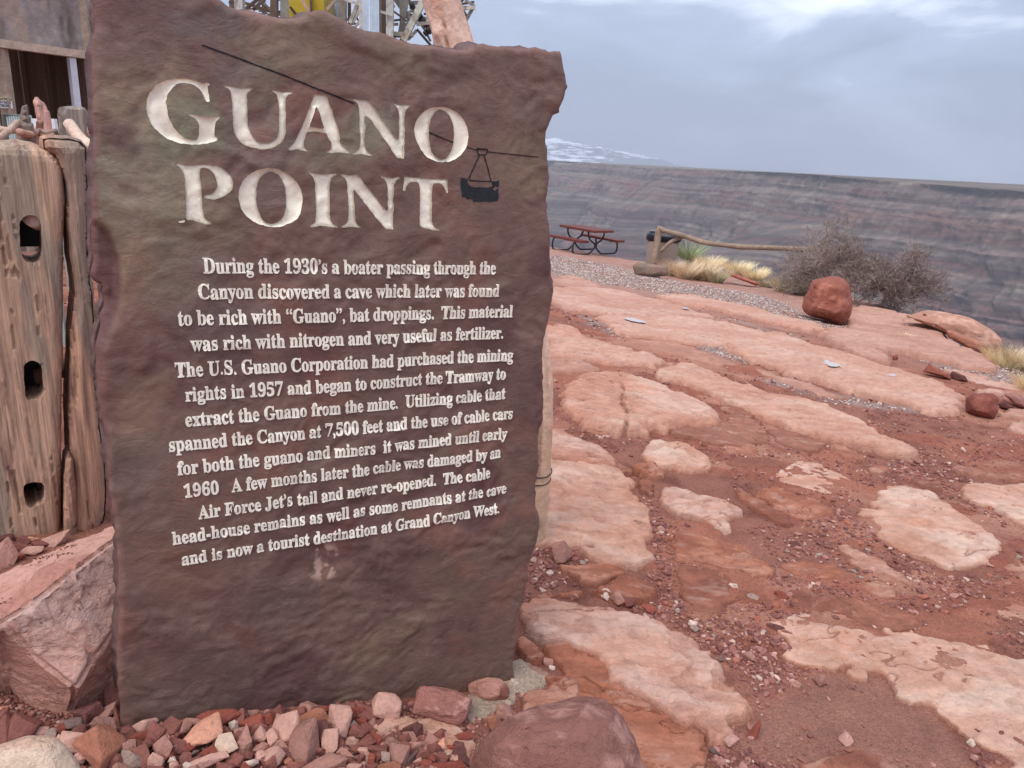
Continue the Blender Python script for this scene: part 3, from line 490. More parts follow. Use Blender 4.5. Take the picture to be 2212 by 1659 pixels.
def build_ground():
    az = np.concatenate([np.linspace(-math.pi, -.72, 160, endpoint=False), np.linspace(-.72, .78, 860, endpoint=False), np.linspace(.78, math.pi, 160)])
    R = np.interp(az, EAZ, ER) * (1 + .02 * fbm(az * 25, az * 0, None, 3, 8))
    t = np.linspace(0, 1, 560); rr = .25 * (R[None, :] / .25) ** t[:, None]
    drops = [(.04, .03), (.15, .2), (.35, .7), (.6, 1.6), (1.2, 3.5), (1.6, 7), (2.5, 14), (6, 30), (9, 60), (30, 90), (60, 170), (200, 330), (600, 600), (1000, 800)]
    X = rr * np.sin(az); Y = rr * np.cos(az); Z = ZT(X, Y) + soil_h(X, Y) * sstep(60, 8, rr)
    xs, ys, zs = [X], [Y], [Z]
    for j, (a, b) in enumerate(drops):
        q = R + a * (1 + .5 * fbm(az * 12, az * 0 + j, None, 3, 9)); xs.append((q * np.sin(az))[None]); ys.append((q * np.cos(az))[None]); zs.append((Z[-1] - b * (1 + .15 * fbm(az * 18, az * 0 + j, None, 3, 10)))[None])
    X, Y, Z = np.concatenate(xs), np.concatenate(ys), np.concatenate(zs); nr, nc = X.shape
    P = np.stack([X.ravel(), Y.ravel()], 1)
    x, y = P[:, 0], P[:, 1]
    C = np.tile(lin(160, 106, 90), (len(P), 1)); n1 = fbm(x * .9, y * .9, None, 5, 111); n2 = fbm(x * 6, y * 6, None, 4, 112)
    C = mixc(C, lin(172, 114, 96), sstep(0, .7, n1)); C = mixc(C, lin(132, 80, 70), sstep(.0, .6, n2) * .75); C = C * (1 + .10 * fbm(x * 1.7, y * 1.7, None, 4, 131)[:, None])
    rk = sstep(.0, .09, ROCKM(x, y)); C = mixc(C, mixc(np.tile(lin(178, 114, 92), (len(P), 1)), lin(160, 96, 78), sstep(-.3, .4, fbm(x * 3, y * 5, None, 4, 120))), rk * .85); C = mixc(C, lin(198, 146, 124), rk * sstep(.05, .5, fbm(x * 2.1, y * 3.3, None, 5, 121)) * .6)
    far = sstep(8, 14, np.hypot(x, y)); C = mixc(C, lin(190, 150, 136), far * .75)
    gm = np.zeros(len(P))
    for z in Z_GRAVEL: gm = np.maximum(gm, sstep(-.12, .1, sdist(P, z) + n2 * .08))
    C = mixc(C, lin(168, 146, 138), gm * .8 * sstep(-.6, .3, n1 + n2 + .3))
    C = mixc(C, lin(168, 118, 102), sstep(-.03, .05, sdist(P, MUD)) * .85)
    C = mixc(C, lin(160, 112, 96), sstep(1.0, 1.02, np.hypot(x, y) / np.interp(np.arctan2(x, y), EAZ, ER)) * .7)
    i = np.arange(nr - 1)[:, None] * nc + np.arange(nc - 1)[None]; F = np.stack([i, i + nc, i + nc + 1, i + 1], -1).reshape(-1, 4)
    c0 = len(P); VV = np.concatenate([np.stack([x, y, Z.ravel()], 1), [[0, 0, ZT(0, 0)]]]); C = np.concatenate([C, C[:1]]) * .9
    fan = np.stack([np.full(nc - 1, c0), np.arange(nc - 1), np.arange(1, nc)], 1)
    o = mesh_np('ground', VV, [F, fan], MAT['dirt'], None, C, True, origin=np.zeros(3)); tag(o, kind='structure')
# ================================================================== BEDROCK SLABS
PAL = {'pale': (lin(214, 160, 136), lin(200, 136, 112), lin(222, 180, 158)), 'pink': (lin(212, 160, 138), lin(192, 128, 106), lin(218, 176, 158)), 'orange': (lin(178, 112, 86), lin(156, 94, 74), lin(194, 132, 108)),
       'deep': (lin(160, 100, 80), lin(140, 84, 68), lin(172, 112, 90)), 'cream': (lin(218, 170, 148), lin(204, 142, 114), lin(226, 188, 168)), 'mid': (lin(194, 138, 116), lin(172, 112, 92), lin(204, 152, 132))}
SLABS = []
def slab(px, H0, pal, label, w=None, rag=1.0, name='flat_rock', grp=None, off=.5, lift=0.0, cracks=(), cat='rock', step=None, seed=None, tilt=None, dark=None):
    H = H0 * .62; k = len(SLABS); seed = seed or 200 + k * 7
    poly = gpoly(px, H * off + lift); c = poly.mean(0); D = math.hypot(*c); size = np.ptp(poly, 0).max(); minw = min(np.ptp(poly, 0))
    st = step or float(np.clip(D * .0023, .0042, .03)); w = (w or min(.25 * minw, H * 1.6)) * .55
    mg = max(.03, st * 2.5, H * .3, .085 * min(size, 1.5) * rag)
    xs = np.arange(poly[:, 0].min() - mg, poly[:, 0].max() + mg, st); ys = np.arange(poly[:, 1].min() - mg, poly[:, 1].max() + mg, st)
    X, Y = np.meshgrid(xs, ys); P = np.stack([X.ravel(), Y.ravel()], 1); x, y = P[:, 0], P[:, 1]
    fs = 1 / max(.12, min(size, 1.2)); sd = sdist(P, poly)
    sd = sd + rag * (fbm(x * fs * 4, y * fs * 4, None, 3, seed) * .065 * min(size, 1.5) + fbm(x * fs * 16, y * fs * 16, None, 3, seed + 1) * .022 * min(size, 1.5) + fbm(x * 60, y * 60, None, 2, seed + 2) * .0022)
    s = np.clip(sd, 0, None); z = H * (1 - np.exp(-s / (w * .24)))
    # sandstone bedding: fine terraces running across the slab
    ang = .35 + .5 * math.sin(seed); xa = x * math.cos(ang) + y * math.sin(ang); ya = -x * math.sin(ang) + y * math.cos(ang)
    a = fbm(xa * 1.3 * fs ** .5, ya * 2.6 * fs ** .5, None, 5, seed + 3) * 1.9; kk = np.floor(a); fr = a - kk; core = sstep(0, w, s)
    z = z + core * ((kk + sstep(.86, 1., fr)) * min(.013, H * .24) + fbm(x * 3, y * 3, None, 3, seed + 4) * H * .12) + fbm(x * 22, y * 22, None, 3, seed + 5) * .0026 - np.maximum(0, fbm(x * 34, y * 34, None, 2, seed + 15) - .5) * .012 * core + fbm(x * 9, y * 9, None, 3, seed + 6) * .003 * core
    z = z + np.where(sd < 0, np.maximum(sd, -.06) * 1.6, 0)
    cv = np.abs(fbm(xa * 2.2 * fs ** .4, ya * 5 * fs ** .4, None, 4, seed + 20)); crk = (1 - sstep(.008, .028, cv)) * sstep(-.02, .15, fbm(x * 3 + 7, y * 3, None, 3, seed + 21)) * core * .8; z = z - crk * min(.012, H * .25)
    for cp in cracks:
        q = np.array([G(*p, H)[:2] for p in cp]); d = np.full(len(P), 9.)
        jx = fbm(x * 8, y * 8, None, 3, seed + 8) * .015
        for a_, b_ in zip(q[:-1], q[1:]):
            ab = b_ - a_; t = np.clip(((P - a_) @ ab) / (ab @ ab), 0, 1); d = np.minimum(d, np.hypot(*(P - a_ - t[:, None] * ab).T) + 0)
        d = np.abs(d + jx); cw = .006 + D * .0012; v = 1 - sstep(0, cw, d); crk = np.maximum(crk, v); z = z - v * min(H * .6, .03)
    Z = ZT(x, y) + soil_h(x, y) * .3 + z + lift - .004
    if tilt is not None: Z = Z + np.clip((x - c[0]) * tilt[0] + (y - c[1]) * tilt[1], -9, 9) * sstep(-.02, .05, sd)
    A, B, Cc = PAL[pal]; n1 = fbm(x * 1.6 * fs ** .6, y * 3 * fs ** .6, None, 5, seed + 9); n2 = fbm(x * 7, y * 9, None, 5, seed + 10)
    C = np.tile(A, (len(P), 1)); C = mixc(C, Cc, sstep(-.05, .55, n1 + n2 * .4)); C = mixc(C, B, sstep(.0, .6, -n1 + n2 * .5) * .65)
    edge = 1 - sstep(.0, w * 1.1, s + n2 * w * .5); C = mixc(C, B * .95, edge * .6)
    C = mixc(C, lin(150, 92, 76), (1 - sstep(-.004, .006 + D * .001, sd + n2 * .006)) * .8); C = mixc(C, lin(120, 66, 52), np.clip(crk, 0, 1) * .85)
    C = mixc(C, B * .8, (sstep(.5, .72, fr) * (1 - sstep(.9, 1, fr))) * core * .3)
    sp = fbm(xa * 9, ya * 24, None, 3, seed + 12); C = mixc(C, B * .72, sstep(.34, .6, sp) * core * .3); C = mixc(C, lin(226, 196, 180), sstep(.36, .7, -sp) * core * .2)
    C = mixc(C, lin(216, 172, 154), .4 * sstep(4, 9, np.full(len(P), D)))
    C = C * (1 + .10 * fbm(x * 30, y * 30, None, 3, seed + 16)[:, None]) * .88
    keep = (sd > -mg).reshape(X.shape); idx = np.full(X.shape, -1); q = keep[:-1, :-1] & keep[1:, :-1] & keep[1:, 1:] & keep[:-1, 1:]
    vm = np.zeros(X.shape, bool); vm[:-1, :-1] |= q; vm[1:, :-1] |= q; vm[1:, 1:] |= q; vm[:-1, 1:] |= q
    idx[vm] = np.arange(vm.sum()); ii, jj = np.nonzero(q); F = np.stack([idx[ii, jj], idx[ii, jj + 1], idx[ii + 1, jj + 1], idx[ii + 1, jj]], 1)
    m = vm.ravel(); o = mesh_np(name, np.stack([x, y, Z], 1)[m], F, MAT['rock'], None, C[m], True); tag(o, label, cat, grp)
    SLABS.append((poly, float(H))); return o
def on_slab(P):
    m = np.full(len(P), -9.)
    for p, H in SLABS:
        b = (P[:, 0] > p[:, 0].min() - .3) & (P[:, 0] < p[:, 0].max() + .3) & (P[:, 1] > p[:, 1].min() - .3) & (P[:, 1] < p[:, 1].max() + .3)
        if b.any(): m[b] = np.maximum(m[b], sdist(P[b], p))
    return m
def build_slabs():
    # near
    slab(C5([(160,410),(190,350),(250,345),(400,400),(440,440),(500,520),(600,590),(720,650),(820,740),(850,810),(840,870),(780,930),(600,960),(500,800),(350,680),(220,690),(150,660),(120,640),(100,590),(190,530),(200,495),(250,490),(180,430)]), .05, 'orange', 'layered orange rock slab behind the big round purple boulder, under the pale slab', off=.7,
         cracks=[C5([(200, 500), (330, 500), (420, 560), (520, 660)])])
    slab(C5([(75,255),(95,205),(140,180),(300,185),(440,183),(520,235),(600,262),(700,290),(770,335),(850,400),(930,470),(1000,540),(1060,600),(1070,630),(1030,660),(990,680),(955,690),(945,730),(900,770),(865,800),(845,780),(830,740),(770,690),(650,640),(560,590),(500,560),(430,510),(430,440),(380,400),(250,380),(180,340),(110,320)]), .075, 'pink', 'large pale pink rock slab with a blunt brown tip, right of the sign foot', off=.85, w=.07)
    slab(C5([(1110,275),(1180,262),(1240,235),(1330,240),(1450,270),(1550,290),(1700,305),(1850,340),(2000,370),(2212,430),(2500,500),(2500,1000),(2150,930),(2100,850),(2010,800),(1940,730),(1925,690),(1860,650),(1800,600),(1700,580),(1640,530),(1600,480),(1560,515),(1500,495),(1450,445),(1350,465),(1300,440),(1210,390),(1240,355),(1200,320),(1170,290)]), .03, 'cream', 'wide flat pale slab with a ragged muddy edge in the lower right corner', off=.8)
    slab(C5([(1260,870),(1350,840),(1480,830),(1600,850),(1700,890),(1760,1000),(1250,1000)]), .02, 'deep', 'low red rock showing at the bottom edge below the mud patch')
    slab(P2([(830,540),(960,490),(1150,470),(1350,500),(1500,550),(1650,650),(1560,760),(1550,900),(1450,900),(1380,740),(1250,700),(1100,690),(900,680),(830,600)]), .03, 'cream', 'flat cream and orange rock at the foot of the sign, under the square block', off=.7)
    slab(C5([(40,330),(60,320),(100,350),(150,400),(150,440),(110,450),(40,400)]), .06, 'orange', 'small orange rock beside the right foot of the sign, above the concrete')
    slab(P2([(2150, 250), (2212, 180), (2330, 170), (2400, 330), (2300, 380), (2210, 400), (2000, 440), (1915, 490), (1900, 420), (1910, 330), (2000, 270)]), .06, 'mid', 'rough pink rock between the concrete footing and the purple boulder', off=.8)
    # middle
    slab(C4([(60,440),(180,440),(330,450),(450,480),(530,515),(560,560),(575,620),(605,660),(622,740),(630,850),(625,890),(600,915),(560,930),(480,905),(420,885),(370,850),(330,815),(260,790),(200,780),(130,770),(60,740)]), .09, 'pale', 'large squarish pale orange slab right behind the sign edge, beside the log base', off=.8, w=.12)
    slab(C4([(60,270),(150,290),(230,300),(330,350),(420,395),(470,435),(465,460),(390,465),(300,455),(220,430),(60,410)]), .13, 'pink', 'lens shaped pink slab touching the sign edge above the squarish slab', off=.8, w=.1)
    slab(C4([(235,85),(350,75),(470,85),(600,105),(700,135),(800,185),(880,225),(920,260),(870,290),(780,305),(640,310),(510,320),(400,310),(320,285),(270,230),(230,170)]), .12, 'pale', 'rounded pale slab split by a crack, just right of the sign', off=.7, w=.22, cracks=[C4([(470, 90), (500, 140), (485, 190), (510, 240), (505, 310)])])
    slab(C4([(610,60),(680,30),(760,25),(860,60),(960,100),(1100,150),(1250,180),(1400,225),(1520,280),(1620,330),(1700,370),(1760,400),(1700,412),(1600,395),(1480,365),(1360,345),(1230,320),(1120,280),(1040,240),(960,190),(860,150),(740,110),(640,95)]), .13, 'pale', 'long pale tongue of rock running down to the right across the middle', off=.8, w=.16)
    slab(C4([(590,350),(660,350),(740,370),(810,395),(860,435),(890,480),(830,487),(740,485),(660,470),(590,435),(570,410),(600,385)]), .08, 'cream', 'small pale rock with a furrowed top above the long oval slab', off=.8)
    slab(C4([(640,560),(720,555),(800,575),(880,595),(950,625),(1015,650),(1000,680),(960,700),(970,750),(900,740),(830,710),(760,680),(700,650),(650,610)]), .06, 'pink', 'long oval pale slab pointing right between two lumps of red rock', off=.8)
    slab(C4([(1220,455),(1300,460),(1360,480),(1420,510),(1490,555),(1480,580),(1430,580),(1410,600),(1350,590),(1270,570),(1180,550),(1130,535),(1150,500),(1210,480)]), .035, 'cream', 'small flat pale slab with a forked right end, left of the big oval')
    slab(C4([(1590,545),(1700,545),(1790,570),(1860,600),(1900,650),(1980,700),(2060,750),(2110,790),(2130,840),(2070,860),(2060,900),(1960,890),(1880,905),(1800,860),(1700,830),(1600,790),(1570,750),(1560,700),(1510,680),(1505,660),(1550,630),(1560,590)]), .06, 'cream', 'big oval whitish slab with swirling scratches, right of centre', off=.8, w=.07)
    slab(C4([(1940,560),(2040,535),(2130,530),(2300,545),(2300,790),(2212,750),(2150,700),(2080,650),(2000,610)]), .05, 'cream', 'pale rounded slab cut by the right edge beside the big oval one', off=.8)
    red = [('orange', .05, [(700,760),(760,745),(840,770),(930,810),(1050,850),(1130,880),(1150,930),(1080,950),(960,910),(840,890),(740,890),(705,830)], 'tongue of orange rock right of the squarish slab, uppermost of the bumpy row'),
        ('deep', .025, [(700,910),(800,905),(960,930),(980,980),(960,1040),(900,1100),(860,1140),(800,1130),(750,1050),(730,990)], 'flat orange rock narrowing downward above the large pale pink slab'),
        ('deep', .02, [(970,1000),(1100,1000),(1190,1030),(1200,1060),(1100,1075),(1000,1060)], 'small low orange rock between two wider flat orange ones'),
        ('orange', .03, [(1150,890),(1300,870),(1420,905),(1500,950),(1440,965),(1300,945),(1180,930)], 'low orange rock left of the dark slanting ridge'),
        ('deep', .03, [(1190,1015),(1320,1000),(1420,1025),(1560,1050),(1700,1090),(1800,1150),(1700,1185),(1560,1160),(1450,1130),(1300,1100)], 'wide bumpy orange rock just above the ragged corner slab'),
        ('deep', .03, [(940,440),(1050,440),(1200,455),(1180,490),(1080,490),(930,485)], 'low red rock joined to the left of the forked pale slab'),
        ('orange', .04, [(1080,560),(1180,570),(1380,640),(1400,680),(1300,710),(1200,690),(1110,640),(1060,590)], 'rippled orange rock below the forked pale slab'),
        ('deep', .05, [(960,555),(1060,600),(1130,650),(1230,710),(1215,735),(1120,690),(1030,640)], 'narrow slanting red ridge at the right end of the long oval slab'),
        ('deep', .05, [(1120,290),(1220,320),(1330,350),(1370,395),(1250,410),(1150,370),(1110,330)], 'red rock lying under the middle of the long pale tongue'),
        ('orange', .05, [(1380,370),(1480,395),(1560,450),(1460,440),(1380,410)], 'wedge of orange rock with a shaded lower edge under the pale tongue'),
        ('deep', .07, [(680,330),(800,300),(900,290),(960,270),(930,215),(1040,250),(1100,310),(1100,360),(1080,400),(960,390),(860,380),(760,350)], 'dusty red bedrock hollow between the cracked slab and the long tongue'),
        ('orange', .05, [(890,370),(980,360),(1090,400),(1080,435),(960,410)], 'small domed orange rock below the dusty red hollow'),
        ('mid', .05, [(1410,800),(1520,830),(1640,900),(1740,955),(1770,1000),(1700,985),(1560,920),(1440,860)], 'brownish slanting ridge of rock below the big oval whitish slab'),
        ('orange', .03, [(1540,475),(1600,468),(1650,490),(1600,505),(1550,498)], 'tiny orange rock above the top of the big oval slab'),
        ('orange', .09, [(530,460),(600,447),(670,480),(680,505),(620,525),(545,500)], 'red lump of rock under the small furrowed pale rock'),
        ('deep', .06, [(430,475),(480,458),(540,490),(535,508),(480,500)], 'dark red lump at the tip of the lens shaped slab'),
        ('deep', .05, [(560,525),(600,530),(640,570),(620,610),(585,600)], 'small red rock beside the right corner of the squarish slab'),
        ('orange', .035, [(200,890),(300,900),(420,890),(530,915),(420,960),(330,975),(240,930)], 'flat orange rock under the lower edge of the squarish slab'),
        ('orange', .06, [(350,985),(430,960),(520,930),(630,960),(640,1000),(560,1040),(460,1030),(360,1010)], 'rounded orange rock with a pale spot above the large pink slab'),
        ('orange', .03, [(90,1030),(200,1010),(310,1000),(330,1020),(200,1040),(100,1055)], 'thin orange rock right of the sign above the large pink slab'),
        ('mid', .025, [(1950,1050),(2080,1040),(2250,1090),(2250,1130),(2100,1110)], 'low pink rock at the right edge above the corner slab'),
        ('mid', .03, [(1500, 970), (1620, 975), (1700, 1010), (1650, 1040), (1560, 1020)], 'low reddish rock between the slanting ridge and the bumpy rock'),
        ('deep', .04, [(1700, 520), (1800, 530), (1880, 570), (1800, 560)], 'thin red rock sliver above the big oval slab'),
        ('deep', .05, [(1890, 480), (1960, 465), (2060, 490), (2212, 530), (2100, 525), (1960, 500)], 'long thin dark red ledge at right above the edge slab'),
        ('mid', .03, [(2080, 870), (2140, 850), (2212, 900), (2260, 960), (2120, 920)], 'pinkish low rock at the right edge under the big oval slab')]
    for p, H, q, l in red: slab(C4(q), H, p, l, off=.7, rag=1.3)
    # far
    far = [('mid', .07, [(195,310),(260,300),(350,325),(430,360),(300,360),(205,345)], 'thin pink rock band touching the sign nearest the picnic table'),
        ('pink', .12, [(150,360),(210,352),(300,350),(420,365),(600,400),(760,440),(890,485),(780,490),(600,482),(400,475),(250,440),(150,400)], 'broad pale slab starting at the sign, second band from the picnic table'),
        ('pale', .12, [(370,480),(500,475),(700,480),(900,500),(1050,530),(1150,560),(1220,590),(1200,610),(1000,605),(800,600),(650,580),(500,560),(430,520)], 'broad pale slab with a long dark puddle near its left end'),
        ('pale', .12, [(630,395),(720,382),(850,400),(1000,430),(1150,470),(1280,500),(1390,540),(1330,550),(1200,520),(1050,485),(900,450),(750,425)], 'long low pale slab beside the grey gravel, ending below the red boulder'),
        ('pale', .12, [(150,500),(260,520),(400,580),(560,620),(680,660),(720,685),(600,690),(430,680),(300,665),(150,640)], 'tapering pale slab at the sign edge above the cracked slab'),
        ('mid', .1, [(150,655),(300,655),(400,700),(420,730),(300,725),(150,720)], 'small rounded pink slab at the sign edge behind the cracked slab'),
        ('orange', .06, [(500,570),(600,580),(750,600),(940,660),(1000,690),(900,700),(700,650),(560,610)], 'dark orange ledge between two broad pale slabs'),
        ('mid', .05, [(1000, 690), (1150, 725), (1350, 790), (1500, 830), (1380, 830), (1150, 760)], 'low red band of rock under the slab with the two puddles')]
    for p, H, q, l in far: slab(C3(q), H, p, l, off=.8, w=.25, rag=1.2)
    slab(C6([(-450,380),(-200,440),(0,560),(300,610),(600,700),(800,750),(1000,820),(1200,880),(1400,950),(1550,1020),(1640,1080),(1560,1140),(1530,1260),(1400,1250),(1200,1200),(1000,1150),(800,1110),(600,1050),(430,1000),(250,960),(0,880),(-300,800),(-560,720),(-900,600),(-860,520),(-600,510),(-500,430)]), .13, 'pale', 'very long pale slab holding two small shining puddles', off=.8, w=.2)
    slab(C6([(440,130),(800,180),(1000,240),(1340,320),(1400,480),(1660,620),(1900,720),(1960,790),(1750,800),(1400,720),(1150,650),(950,600),(700,620),(860,740),(640,710),(400,620),(130,510),(60,440),(180,380),(400,390),(380,300)]), .16, 'mid', 'sloping salmon rock shelf right of the red boulder, under the bare bush', off=.7, w=.2, cracks=[C6([(940, 280), (1000, 400), (1100, 440), (1200, 430)]), C6([(130, 520), (300, 560), (460, 650)])])
    slab(C6([(1330,790),(1450,800),(1700,860),(2000,940),(2280,1000),(2280,1060),(2000,1010),(1700,960),(1500,880)]), .04, 'pink', 'flat pale pink rock by the gravel near the right edge')
    slab(C6([(1940,1260),(2300,1230),(2300,1330),(1960,1310)]), .08, 'mid', 'low brownish rock right of the dark round stone')
    slab(C6([(1690,1060),(1800,1020),(1950,1015),(2040,1050),(1900,1085),(1780,1080)]), .09, 'pink', 'pale pink lump just behind the dark round stone')
    slab(C6([(2000, 1400), (2212, 1330), (2300, 1500), (2100, 1480)]), .06, 'mid', 'pinkish rock at the right edge below the dark round stone')
# ================================================================== LOOSE STONES
def convex(pts):
    bm = bmesh.new(); [bm.verts.new(Vector(p)) for p in pts]
    r = bmesh.ops.convex_hull(bm, input=bm.verts); bmesh.ops.delete(bm, geom=list({g for g in r['geom_interior'] + r['geom_unused'] if isinstance(g, bmesh.types.BMVert)}), context='VERTS')
    bmesh.ops.dissolve_limit(bm, angle_limit=math.radians(9), verts=bm.verts, edges=bm.edges)
    return bm
def finish(bm, bev, cuts, amp, freq, seed, ledge=0):
    if bev: bmesh.ops.bevel(bm, geom=list(bm.edges), offset=bev, segments=2, affect='EDGES', profile=.6, clamp_overlap=True)
    bmesh.ops.triangulate(bm, faces=bm.faces)
    for _ in range(cuts):
        L = [e for e in bm.edges if e.calc_length() > bev * 1.2 + .02 * 0]; 
        bmesh.ops.subdivide_edges(bm, edges=L, cuts=1, use_grid_fill=False); bmesh.ops.triangulate(bm, faces=bm.faces)
    bmesh.ops.recalc_face_normals(bm, faces=bm.faces); bm.normal_update()
    V = np.array([v.co[:] for v in bm.verts]); N = np.array([v.normal[:] for v in bm.verts])
    d = fbm(V[:, 0] * freq, V[:, 1] * freq, V[:, 2] * freq, 4, seed) * amp + fbm(V[:, 0] * freq * 4, V[:, 1] * freq * 4, V[:, 2] * freq * 4, 3, seed + 3) * amp * .3
    if ledge:
        a = fbm(V[:, 0] * freq * .5, V[:, 1] * freq * .5, V[:, 2] * freq * 1.5, 3, seed + 5) * 3; k = np.floor(a); d = d + (k + sstep(.75, 1, a - k)) * ledge
    V = V + N * d[:, None]; F = np.array([[v.index for v in f.verts] for f in bm.faces]) if bm.verts.index_update() is None else None
    bm.free(); return V, F
COBV = []
def cob_variants():
    for s in range(16):
        r = np.random.default_rng(50 + s); n = r.integers(9, 15); p = r.normal(size=(n, 3)); p /= np.linalg.norm(p, axis=1)[:, None]
        p *= (1, r.uniform(.75, 1), r.uniform(.7, .95)); p += r.normal(size=p.shape) * .06
        bm = convex(p); V, F = finish(bm, .09, 2, .035, 1.8, 60 + s)
        lo, hi = V.min(0), V.max(0); V = (V - (lo + hi) / 2) / ((hi - lo) / 2)
        me = bpy.data.meshes.new('cobble'); me.from_pydata([Vector(v) for v in V], [], [tuple(int(i) for i in f) for f in F]); me.polygons.foreach_set('use_smooth', [True] * len(me.polygons))
        me.materials.append(MAT['rockobj']); me.update(); COBV.append(me)
CK = {'b': (128, 80, 72), 'r': (134, 72, 60), 'p': (188, 144, 130), 'pb': (160, 116, 104), 'o': (156, 102, 82), 'g': (156, 132, 120), 'd': (112, 90, 84), 'w': (204, 180, 166), 'c': (202, 174, 154), 'db': (102, 64, 60), 'op': (204, 146, 122)}
CL = {'b': ('dusty brown cobble in the loose bed at the foot of the sign', 'dusty brown cobbles at the sign foot'), 'r': ('brick red cobble in the loose bed at the foot of the sign', 'brick red cobbles at the sign foot'),
      'p': ('pale pink cobble in the loose bed at the foot of the sign', 'pale pink cobbles at the sign foot'), 'pb': ('pinkish brown cobble in the loose bed at the foot of the sign', 'pinkish brown cobbles at the sign foot'),
      'db': ('dark maroon cobble in the loose bed at the foot of the sign', 'dark maroon cobbles at the sign foot'), 'o': ('orange cobble in the loose bed at the foot of the sign', 'orange cobbles at the sign foot'),
      'w': ('whitish cobble in the loose bed at the foot of the sign', 'whitish cobbles at the sign foot'), 'g': ('grey cobble in the loose bed at the foot of the sign', 'grey cobbles at the sign foot'), 'd': ('dark slate grey cobble in the loose bed at the foot of the sign', 'dark grey cobbles at the sign foot'),
      'c': ('cream cobble in the loose bed at the foot of the sign', 'cream cobbles at the sign foot'),
      'op': ('orange pink cobble in the loose bed at the foot of the sign', 'orange pink cobbles at the sign foot')}
def cobble(px, py, w, h, ang=0, key='b', label=None, lift=0, name='cobble', cat='cobble', grp=None, dep=None):
    """a loose stone whose middle shows at px,py and which spans about w x h pixels"""
    g0 = G(px, py); D0 = np.linalg.norm(g0 - CAM); hw = w / 2 / F_ * D0; hh = h / 2 / F_ * D0
    rest = min(hw, hh) * .62 + lift; P = G(px, py, rest); D = np.linalg.norm(P - CAM); hw *= D / D0; hh *= D / D0
    v = (P - CAM) / D; r = np.cross(v, [0, 0, 1]); r /= np.linalg.norm(r); u = np.cross(r, v)
    c, s = math.cos(math.radians(ang)), math.sin(math.radians(ang)); r2 = r * c + u * s; u2 = -r * s + u * c
    dp = dep or min(hw, hh) * random.uniform(.75, 1.0)
    M = Matrix([[*(r2 * hw)], [*(u2 * hh)], [*(v * -dp)]]).transposed().to_4x4(); M.translation = Vector(P)
    me = COBV[random.randrange(len(COBV))]; o = bpy.data.objects.new(name, me); COL.objects.link(o)
    fl = random.choice([(1, 1), (-1, 1), (1, -1), (-1, -1)]); o.matrix_world = M @ Matrix.Diagonal((fl[0], fl[1], fl[0] * fl[1], 1))
    col = lin(*CK[key]) * 1.16 * random.uniform(.88, 1.1); o.color = (*col, 1)
    if label: tag(o, label, cat, grp)
    else: tag(o, CL[key][0], 'cobble', CL[key][1])
    STONES.append((P[0], P[1], max(hw, hh))); return o
STONES = []
